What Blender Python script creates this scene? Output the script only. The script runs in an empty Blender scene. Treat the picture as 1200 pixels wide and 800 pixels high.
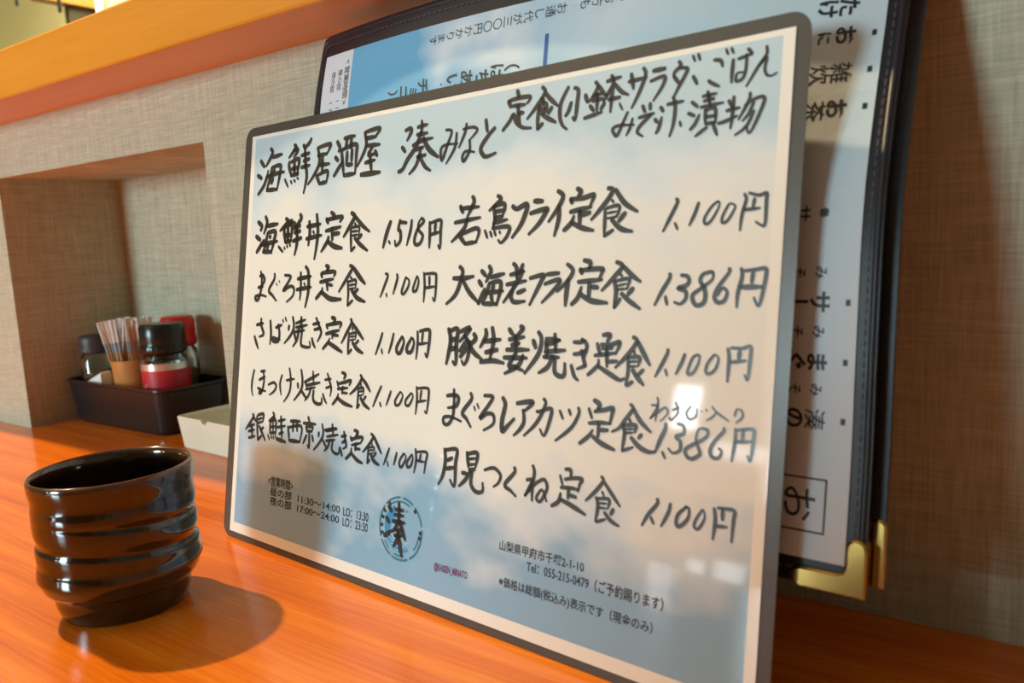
import bpy, bmesh, math, random
from mathutils import Matrix, Vector
random.seed(7)
C = bpy.context.scene.collection
scene = bpy.context.scene

# ------------------------------------------------------------------ camera
cam_data = bpy.data.cameras.new('camera')
cam = bpy.data.objects.new('camera', cam_data)
C.objects.link(cam)
cam_data.sensor_width = 36.0
cam_data.lens = 956.62 / 1200 * 36.0
cam_data.clip_start = 0.01
cam_data.dof.use_dof = True
cam_data.dof.focus_distance = 0.40
cam_data.dof.aperture_fstop = 14.0
cam.matrix_world = Matrix(((0.80732, -0.03914, 0.58881, 0.0),
                           (0.58787, 0.14026, -0.79670, -0.32315),
                           (-0.05140, 0.98934, 0.13625, 0.15637),
                           (0, 0, 0, 1)))
scene.camera = cam

# ------------------------------------------------------------------ view, world, lights
scene.view_settings.view_transform = 'Standard'
scene.view_settings.look = 'None'
scene.view_settings.gamma = 1.0
scene.view_settings.use_curve_mapping = False
scene.view_settings.exposure = -0.10
world = bpy.data.worlds.new('world')
scene.world = world
world.use_nodes = True
world.node_tree.nodes['Background'].inputs[0].default_value = (0.80, 0.90, 1.0, 1)
world.node_tree.nodes['Background'].inputs[1].default_value = 0.3

def light(name, kind, loc, energy, color, aim=None, **kw):
    d = bpy.data.lights.new(name, kind)
    d.energy = energy
    d.color = color
    for k, v in kw.items():
        setattr(d, k, v)
    o = bpy.data.objects.new(name, d)
    C.objects.link(o)
    o.location = loc
    if aim is not None:
        o.rotation_euler = (Vector(aim) - Vector(loc)).to_track_quat('-Z', 'Y').to_euler()
    return o

# warm downlight over the counter, to the left: throws the sharp shadow of the cup
light('counter_downlight', 'SPOT', (-1.375, -0.172, 1.294), 136.0, (1.0, 0.72, 0.40), aim=(-0.15, -0.16, 0.0),
      shadow_soft_size=0.022, spot_size=math.radians(75), spot_blend=0.5)
# daylight through the window in the wall behind the camera
light('window_daylight', 'AREA', (-1.10, -2.60, 0.36), 47.0, (0.66, 0.93, 1.0), aim=(-0.25, 0.0, 0.10),
      shape='RECTANGLE', size=0.46, size_y=0.62)
# added soft warm fill from overhead for the dining room
light('room_fill_light', 'AREA', (-1.6, -1.1, 1.66), 9.0, (1.0, 0.68, 0.38), aim=(-1.6, -1.1, 0.0),
      shape='RECTANGLE', size=1.4, size_y=0.9)
# kitchen ceiling light behind the ledge
light('kitchen_ceiling_light', 'AREA', (-2.6, 0.95, 1.66), 80.0, (1.0, 0.90, 0.66), aim=(-2.9, 1.1, 0.0),
      shape='RECTANGLE', size=1.2, size_y=0.5)

# ------------------------------------------------------------------ helpers
def tag(o, label=None, cat=None, group=None, kind=None):
    if label: o['label'] = label
    if cat: o['category'] = cat
    if group: o['group'] = group
    if kind: o['kind'] = kind
    return o

def thing(name, loc, label, cat, group=None, rotz=0.0):
    o = bpy.data.objects.new(name, None)
    o.empty_display_size = 0.02
    C.objects.link(o)
    o.location = loc
    o.rotation_euler = (0, 0, rotz)
    return tag(o, label, cat, group)

def obj(name, bm, mat, parent=None, smooth=False):
    me = bpy.data.meshes.new(name)
    bmesh.ops.recalc_face_normals(bm, faces=bm.faces[:])
    if smooth:
        for f in bm.faces: f.smooth = True
    bm.to_mesh(me); bm.free()
    me.materials.append(mat)
    o = bpy.data.objects.new(name, me)
    C.objects.link(o)
    if parent is not None: o.parent = parent
    return o

def raw(name, verts, faces, mat, parent=None, smooth=False):
    me = bpy.data.meshes.new(name)
    me.from_pydata(verts, [], faces)
    me.update()
    if smooth:
        for f in me.polygons: f.use_smooth = True
    me.materials.append(mat)
    o = bpy.data.objects.new(name, me)
    C.objects.link(o)
    if parent is not None: o.parent = parent
    return o

def box(bm, x0, x1, y0, y1, z0, z1, bevel=0.0, seg=2):
    v = [bm.verts.new((x, y, z)) for x in (x0, x1) for y in (y0, y1) for z in (z0, z1)]
    q = [(0, 1, 3, 2), (4, 6, 7, 5), (0, 4, 5, 1), (2, 3, 7, 6), (0, 2, 6, 4), (1, 5, 7, 3)]
    fs = [bm.faces.new([v[i] for i in f]) for f in q]
    if bevel:
        es = list({e for f in fs for e in f.edges})
        bmesh.ops.bevel(bm, geom=es, offset=bevel, segments=seg, profile=0.5, affect='EDGES')
    return bm

def lathe(bm, prof, cx=0, cy=0, n=40, rf=None):
    """prof: list of (r, z), closed at r == 0 ends; rf(r, z, angle, index) -> (r, z) may bend it"""
    rows = []
    for i, (r, z) in enumerate(prof):
        if r <= 1e-6:
            rows.append([bm.verts.new((cx, cy, z))])
            continue
        row = []
        for k in range(n):
            a = 2 * math.pi * k / n
            rr, zz = rf(r, z, a, i) if rf else (r, z)
            row.append(bm.verts.new((cx + rr * math.cos(a), cy + rr * math.sin(a), zz)))
        rows.append(row)
    for A, B in zip(rows, rows[1:]):
        for k in range(n):
            a0, a1 = A[k % len(A)], A[(k + 1) % len(A)]
            b0, b1 = B[k % len(B)], B[(k + 1) % len(B)]
            vs = []
            for v in (a0, a1, b1, b0):
                if v not in vs: vs.append(v)
            if len(vs) >= 3: bm.faces.new(vs)
    return bm

def rrect(x0, x1, y0, y1, r, seg=6):
    pts = []
    for cx, cy, a0 in ((x1 - r, y1 - r, 0), (x0 + r, y1 - r, 90), (x0 + r, y0 + r, 180), (x1 - r, y0 + r, 270)):
        for k in range(seg + 1):
            a = math.radians(a0 + 90 * k / seg)
            pts.append((cx + r * math.cos(a), cy + r * math.sin(a)))
    return pts

def loft(bm, loops, cap0=True, cap1=True):
    rows = [[bm.verts.new(p) for p in L] for L in loops]
    n = len(rows[0])
    for A, B in zip(rows, rows[1:]):
        for k in range(n):
            bm.faces.new((A[k], A[(k + 1) % n], B[(k + 1) % n], B[k]))
    if cap0: bm.faces.new(rows[0][::-1])
    if cap1: bm.faces.new(rows[-1])
    return bm

# ------------------------------------------------------------------ materials
def material(name):
    m = bpy.data.materials.new(name)
    m.use_nodes = True
    nt = m.node_tree
    return m, nt, nt.nodes['Principled BSDF']

def plain(name, color, rough=0.5, **kw):
    m, nt, b = material(name)
    b.inputs['Base Color'].default_value = (*color, 1)
    b.inputs['Roughness'].default_value = rough
    # a trace of procedural mottling, so that no surface is one flat tone
    n = nt.nodes.new('ShaderNodeTexNoise'); n.inputs['Scale'].default_value = kw.pop('nscale', 60.0)
    n.inputs['Detail'].default_value = 4
    tc = nt.nodes.new('ShaderNodeTexCoord')
    nt.links.new(tc.outputs['Object'], n.inputs['Vector'])
    mx = nt.nodes.new('ShaderNodeMix'); mx.data_type = 'RGBA'
    d = kw.pop('vary', 0.12)
    mx.inputs['A'].default_value = (*[c * (1 - d) for c in color], 1)
    mx.inputs['B'].default_value = (*[min(1, c * (1 + d)) for c in color], 1)
    nt.links.new(n.outputs['Fac'], mx.inputs['Factor'])
    nt.links.new(mx.outputs['Result'], b.inputs['Base Color'])
    for k, v in kw.items():
        b.inputs[k].default_value = v
    return m

def ramp(nt, stops):
    r = nt.nodes.new('ShaderNodeValToRGB')
    e = r.color_ramp.elements
    while len(e) < len(stops): e.new(0.5)
    for el, (p, c) in zip(e, stops):
        el.position = p
        el.color = (*c, 1)
    return r

def math_node(nt, op, a, b=None, clamp=False):
    n = nt.nodes.new('ShaderNodeMath'); n.operation = op; n.use_clamp = clamp
    for i, v in enumerate((a, b)):
        if v is None: continue
        if isinstance(v, (int, float)): n.inputs[i].default_value = v
        else: nt.links.new(v, n.inputs[i])
    return n.outputs[0]

def scaled_noise(nt, vec, scale, nscale=1.0, detail=4.0, rough=0.55):
    mp = nt.nodes.new('ShaderNodeMapping'); mp.inputs['Scale'].default_value = scale
    nt.links.new(vec, mp.inputs['Vector'])
    n = nt.nodes.new('ShaderNodeTexNoise')
    n.inputs['Scale'].default_value = nscale
    n.inputs['Detail'].default_value = detail
    n.inputs['Roughness'].default_value = rough
    nt.links.new(mp.outputs[0], n.inputs['Vector'])
    return n.outputs['Fac']

def wood(name, stops, rough, spec=0.5, coat=0.0, bump=0.02, grain=(3.0, 70.0, 70.0)):
    m, nt, b = material(name)
    tc = nt.nodes.new('ShaderNodeTexCoord')
    v = tc.outputs['Object']
    g1 = scaled_noise(nt, v, grain, 1.0, 8.0, 0.65)
    g2 = scaled_noise(nt, v, (grain[0] * 6, grain[1] * 9, grain[2] * 9), 1.0, 3.0, 0.6)
    g3 = scaled_noise(nt, v, (1.8, 5.0, 5.0), 1.0, 2.0, 0.5)
    f = math_node(nt, 'ADD', math_node(nt, 'MULTIPLY', g1, 0.55), math_node(nt, 'MULTIPLY', g2, 0.25))
    f = math_node(nt, 'ADD', f, math_node(nt, 'MULTIPLY', g3, 0.20))
    r = ramp(nt, stops)
    nt.links.new(f, r.inputs[0])
    nt.links.new(r.outputs[0], b.inputs['Base Color'])
    b.inputs['Roughness'].default_value = rough
    b.inputs['Specular IOR Level'].default_value = spec
    b.inputs['Coat Weight'].default_value = coat
    b.inputs['Coat Roughness'].default_value = 0.06
    bp = nt.nodes.new('ShaderNodeBump'); bp.inputs['Strength'].default_value = bump
    bp.inputs['Distance'].default_value = 0.002
    nt.links.new(f, bp.inputs['Height'])
    nt.links.new(bp.outputs[0], b.inputs['Normal'])
    return m

M_counter = wood('counter_varnished_wood', [(0.30, (0.42, 0.066, 0.003)), (0.50, (0.72, 0.165, 0.006)), (0.70, (0.94, 0.32, 0.016))],
                 0.20, 0.4, 0.12)
M_ledge = wood('ledge_varnished_wood', [(0.30, (0.68, 0.25, 0.018)), (0.55, (0.78, 0.31, 0.028)), (0.75, (0.85, 0.37, 0.042))],
               0.35, 0.4, 0.0, 0.01)
M_kwood = wood('kitchen_shelf_wood', [(0.3, (0.28, 0.12, 0.02)), (0.7, (0.48, 0.23, 0.05))], 0.4)
M_stand = wood('dark_stand_wood', [(0.3, (0.06, 0.03, 0.012)), (0.7, (0.14, 0.07, 0.03))], 0.45)

def linen(name, dark, light_):
    m, nt, b = material(name)
    tc = nt.nodes.new('ShaderNodeTexCoord')
    v = tc.outputs['Object']
    h = scaled_noise(nt, v, (45, 45, 900), 1.0, 2.0, 0.5)
    w = scaled_noise(nt, v, (900, 900, 45), 1.0, 2.0, 0.5)
    h2 = scaled_noise(nt, v, (8, 8, 240), 1.0, 2.0, 0.5)
    w2 = scaled_noise(nt, v, (240, 240, 8), 1.0, 2.0, 0.5)
    f = math_node(nt, 'ADD', math_node(nt, 'ADD', h, w), math_node(nt, 'MULTIPLY', math_node(nt, 'ADD', h2, w2), 0.35))
    f = math_node(nt, 'MULTIPLY', f, 1 / 2.7)
    r = ramp(nt, [(0.36, dark), (0.64, light_)])
    nt.links.new(f, r.inputs[0])
    nt.links.new(r.outputs[0], b.inputs['Base Color'])
    b.inputs['Roughness'].default_value = 0.85
    b.inputs['Specular IOR Level'].default_value = 0.25
    bp = nt.nodes.new('ShaderNodeBump'); bp.inputs['Strength'].default_value = 0.35
    bp.inputs['Distance'].default_value = 0.0006
    nt.links.new(f, bp.inputs['Height'])
    nt.links.new(bp.outputs[0], b.inputs['Normal'])
    return m
M_linen = linen('linen_wallpaper', (0.38, 0.368, 0.262), (0.62, 0.602, 0.462))

def sky_print(name, x0, x1, z0, z1, band, paper=(0.85, 0.82, 0.75), coat=0.8, coat_rough=0.05, strip=None, seed=0.0, blue=(0.20, 0.44, 0.66), pale=(0.50, 0.68, 0.80)):
    """printed sheet: white paper whose printed area carries blue sky and white clouds"""
    m, nt, b = material(name)
    tc = nt.nodes.new('ShaderNodeTexCoord')
    v = tc.outputs['Object']
    sp = nt.nodes.new('ShaderNodeSeparateXYZ'); nt.links.new(v, sp.inputs[0])
    X, Z = sp.outputs[0], sp.outputs[2]
    mp = nt.nodes.new('ShaderNodeMapping'); mp.inputs['Location'].default_value = (seed, seed, seed * 0.7)
    nt.links.new(v, mp.inputs[0])
    n = scaled_noise(nt, mp.outputs[0], (17, 17, 26), 1.0, 3.0, 0.5)
    f = math_node(nt, 'ADD', Z if strip is None else X, math_node(nt, 'MULTIPLY', math_node(nt, 'SUBTRACT', n, 0.5), 0.11 if strip is None else 0.10))
    f = math_node(nt, 'MULTIPLY', math_node(nt, 'SUBTRACT', f, z0 if strip is None else -0.13), 1.0 / (z1 - z0 if strip is None else 0.27))
    r = ramp(nt, band)
    nt.links.new(f, r.inputs[0])
    lo = math_node(nt, 'GREATER_THAN', X, x0 if strip is None else strip)
    msk = math_node(nt, 'MULTIPLY', lo, math_node(nt, 'LESS_THAN', X, x1))
    msk = math_node(nt, 'MULTIPLY', msk, math_node(nt, 'GREATER_THAN', Z, z0))
    msk = math_node(nt, 'MULTIPLY', msk, math_node(nt, 'LESS_THAN', Z, z1))
    mx = nt.nodes.new('ShaderNodeMix'); mx.data_type = 'RGBA'
    mx.inputs['A'].default_value = (*paper, 1)
    nt.links.new(msk, mx.inputs['Factor'])
    nt.links.new(r.outputs[0], mx.inputs['B'])
    nt.links.new(mx.outputs['Result'], b.inputs['Base Color'])
    b.inputs['Roughness'].default_value = 0.5
    b.inputs['Specular IOR Level'].default_value = 0.3
    b.inputs['Coat Weight'].default_value = coat
    b.inputs['Coat Roughness'].default_value = coat_rough
    # the film is never quite flat
    wv = scaled_noise(nt, v, (9, 9, 14), 1.0, 1.0, 0.4)
    bp = nt.nodes.new('ShaderNodeBump'); bp.inputs['Strength'].default_value = 0.15
    bp.inputs['Distance'].default_value = 0.003
    nt.links.new(wv, bp.inputs['Height'])
    nt.links.new(bp.outputs[0], b.inputs['Coat Normal'])
    return m

W_, B_, P_ = (0.80, 0.79, 0.73), (0.24, 0.43, 0.60), (0.50, 0.64, 0.72)
M_sheet = sky_print('printed_sky_sheet', 0.0098, 0.2996, 0.0088, 0.2138,
                    [(0.0, B_), (0.12, B_), (0.22, (0.60, 0.68, 0.74)), (0.30, W_), (0.72, W_), (0.82, (0.66, 0.74, 0.78)), (0.90, P_), (1.0, P_)])
BP_, BW_ = (0.15, 0.43, 0.68), (0.70, 0.78, 0.84)
M_page = sky_print('printed_sky_page', -1.0, 1.0, -1.0, 1.0,
                   [(0.0, BP_), (0.30, BP_), (0.38, BW_), (0.46, (0.48, 0.66, 0.78)), (0.62, BW_), (1.0, (0.60, 0.72, 0.78))],  # sky print; pale right part also carries gloss reflection in its colour
                   paper=(0.72, 0.74, 0.80), coat=0.10, coat_rough=0.3, strip=-0.1083, seed=2.3)

M_film = plain('laminate_film_border', (0.085, 0.076, 0.062), 0.32, vary=0.1)
M_film.node_tree.nodes['Principled BSDF'].inputs['Alpha'].default_value = 0.93
M_ink = plain('black_brush_ink', (0.030, 0.026, 0.021), 0.4, **{'Coat Weight': 0.5, 'Coat Roughness': 0.12})
M_print = plain('black_print', (0.02, 0.02, 0.022), 0.5)
M_blueprint = plain('blue_print', (0.02, 0.13, 0.42), 0.5)
M_purple = plain('purple_print', (0.16, 0.05, 0.15), 0.5)
M_teal = plain('teal_print', (0.03, 0.17, 0.26), 0.5)
M_wave = plain('wave_blue_print', (0.03, 0.25, 0.52), 0.5)
M_wavelight = plain('wave_light_print', (0.30, 0.55, 0.72), 0.5)
M_leather = plain('navy_leatherette', (0.012, 0.014, 0.022), 0.42, nscale=900, vary=0.4)
M_stitch = plain('dark_stitch_thread', (0.10, 0.085, 0.09), 0.7)
M_gold = plain('gold_metal', (0.62, 0.38, 0.11), 0.20, Metallic=1.0)
M_blackplastic = plain('black_plastic', (0.012, 0.012, 0.013), 0.35)
M_jarcap = plain('black_jar_cap', (0.010, 0.012, 0.011), 0.25)
M_greycap = plain('dark_grey_jar_cap', (0.045, 0.042, 0.045), 0.45)
M_redcap = plain('red_jar_cap', (0.62, 0.012, 0.008), 0.35)
M_redlabel = plain('red_label', (0.55, 0.02, 0.035), 0.4)
M_goldline = plain('pale_gold_print', (0.75, 0.55, 0.35), 0.4)
M_silver = plain('silver_band', (0.75, 0.74, 0.72), 0.25, Metallic=0.8)
M_pepper = plain('ground_spice', (0.20, 0.12, 0.06), 0.9, nscale=1500, vary=0.5)
M_redspice = plain('red_spice', (0.30, 0.05, 0.02), 0.9, nscale=1500, vary=0.5)
M_glass = plain('clear_jar_glass', (0.95, 0.96, 0.96), 0.03, vary=0.01, **{'Transmission Weight': 1.0, 'IOR': 1.45})
M_orangeglass = plain('orange_clear_plastic', (0.95, 0.40, 0.12), 0.15, vary=0.03, **{'Transmission Weight': 0.35, 'IOR': 1.35})
M_paperwhite = plain('white_wrapper_paper', (0.86, 0.86, 0.84), 0.8)
M_paperblue = plain('blue_wrapper_print', (0.34, 0.48, 0.58), 0.7)
M_bluedot = plain('blue_dot', (0.06, 0.22, 0.65), 0.4)
M_sleeve = plain('tan_wrapper_paper', (0.60, 0.38, 0.20), 0.75)
M_pick = plain('toothpick_wood', (0.62, 0.40, 0.20), 0.7)
M_ceramic = plain('cream_ceramic', (0.90, 0.87, 0.70), 0.22, nscale=25, vary=0.08, **{'Coat Weight': 0.4})
M_kyellow = plain('kitchen_yellow_wall', (0.86, 0.80, 0.38), 0.8, nscale=2)
M_kpale = plain('kitchen_pale_yellow', (0.90, 0.85, 0.50), 0.7)
M_kdark = plain('kitchen_dark_panel', (0.035, 0.026, 0.010), 0.7)
M_kwhite = plain('white_enamel', (0.85, 0.82, 0.80), 0.4)
M_kpink = plain('pale_pink_panel', (0.62, 0.46, 0.36), 0.6)
M_roomwall = plain('cream_room_plaster', (0.52, 0.47, 0.38), 0.9, nscale=6)
M_ceiling = plain('off_white_ceiling', (0.60, 0.56, 0.50), 0.9, nscale=6)
M_floor = wood('brown_floor_boards', [(0.3, (0.10, 0.055, 0.03)), (0.7, (0.22, 0.12, 0.06))], 0.4)
M_frame = wood('window_frame_wood', [(0.3, (0.16, 0.09, 0.045)), (0.7, (0.28, 0.16, 0.08))], 0.5)

def glaze(name):
    """dark tenmoku glaze: near black, breaking to rust brown where it runs thin"""
    m, nt, b = material(name)
    tc = nt.nodes.new('ShaderNodeTexCoord')
    v = tc.outputs['Object']
    sp = nt.nodes.new('ShaderNodeSeparateXYZ'); nt.links.new(v, sp.inputs[0])
    n = scaled_noise(nt, v, (40, 40, 260), 1.0, 5.0, 0.6)
    n2 = scaled_noise(nt, v, (1500, 1500, 1500), 1.0, 2.0, 0.5)
    geo = nt.nodes.new('ShaderNodeNewGeometry')
    pt = math_node(nt, 'MULTIPLY', math_node(nt, 'SUBTRACT', geo.outputs['Pointiness'], 0.5), 2.0)
    rim = math_node(nt, 'MULTIPLY', math_node(nt, 'SUBTRACT', sp.outputs[2], 0.0565), 90.0, True)
    f = math_node(nt, 'ADD', math_node(nt, 'MULTIPLY', n, 0.6), math_node(nt, 'MULTIPLY', n2, 0.12))
    f = math_node(nt, 'ADD', f, math_node(nt, 'ADD', pt, math_node(nt, 'MULTIPLY', rim, 0.55)))
    r = ramp(nt, [(0.25, (0.003, 0.0025, 0.002)), (0.45, (0.022, 0.009, 0.0022)), (0.68, (0.058, 0.021, 0.005)), (1.0, (0.17, 0.055, 0.020))])
    nt.links.new(f, r.inputs[0])
    nt.links.new(r.outputs[0], b.inputs['Base Color'])
    b.inputs['Roughness'].default_value = 0.10
    b.inputs['Specular IOR Level'].default_value = 0.7
    b.inputs['Coat Weight'].default_value = 0.4
    b.inputs['Coat Roughness'].default_value = 0.04
    return m
M_glaze = glaze('tenmoku_glaze')

def lit_pane(name, strength):
    m, nt, b = material(name)
    b.inputs['Base Color'].default_value = (0.8, 0.85, 0.88, 1)
    b.inputs['Emission Color'].default_value = (0.86, 0.96, 1.0, 1)
    b.inputs['Emission Strength'].default_value = strength
    b.inputs['Roughness'].default_value = 0.2
    return m
M_brightglint = lit_pane('bright_glint_glow', 36.0)  # glow added for the bright reflections on the laminated sheet
M_dimglint = lit_pane('dim_glint_glow', 9.0)

# profile of the standing menu cover: heights, front depth at its left and right edge, bulge between
BZ=[.045,.083,.12,.164,.2204,.257]
BL=[-.0690,-.0620,-.0560,-.0485,-.0388,-.0278]
BR=[-.0835,-.0745,-.0686,-.0585,-.0290,-.0100]
BB=[0,0,.001,.004,.013,.019]
BX0,BX1=-.326,-.050
def lagr(xs,ys,x):
    # Catmull-Rom through non-uniform samples (clamped ends)
    n=len(xs); i=0
    while i<n-2 and x>xs[i+1]: i+=1
    def m(k):
        if k==0: return (ys[1]-ys[0])/(xs[1]-xs[0])
        if k==n-1: return (ys[-1]-ys[-2])/(xs[-1]-xs[-2])
        return (ys[k+1]-ys[k-1])/(xs[k+1]-xs[k-1])
    h=xs[i+1]-xs[i]; t=(x-xs[i])/h
    return ((2*t**3-3*t*t+1)*ys[i]+(t**3-2*t*t+t)*h*m(i)+(-2*t**3+3*t*t)*ys[i+1]+(t**3-t*t)*h*m(i+1))
def surf(s,z,off=0.0):
    """point of the cover front: s 0..1 across, z height, off behind the front"""
    y=lagr(BZ,BL,z)*(1-s)+lagr(BZ,BR,z)*s-lagr(BZ,BB,z)*4*s*(1-s)
    return (BX0+(BX1-BX0)*s, y+off, z)

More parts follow.
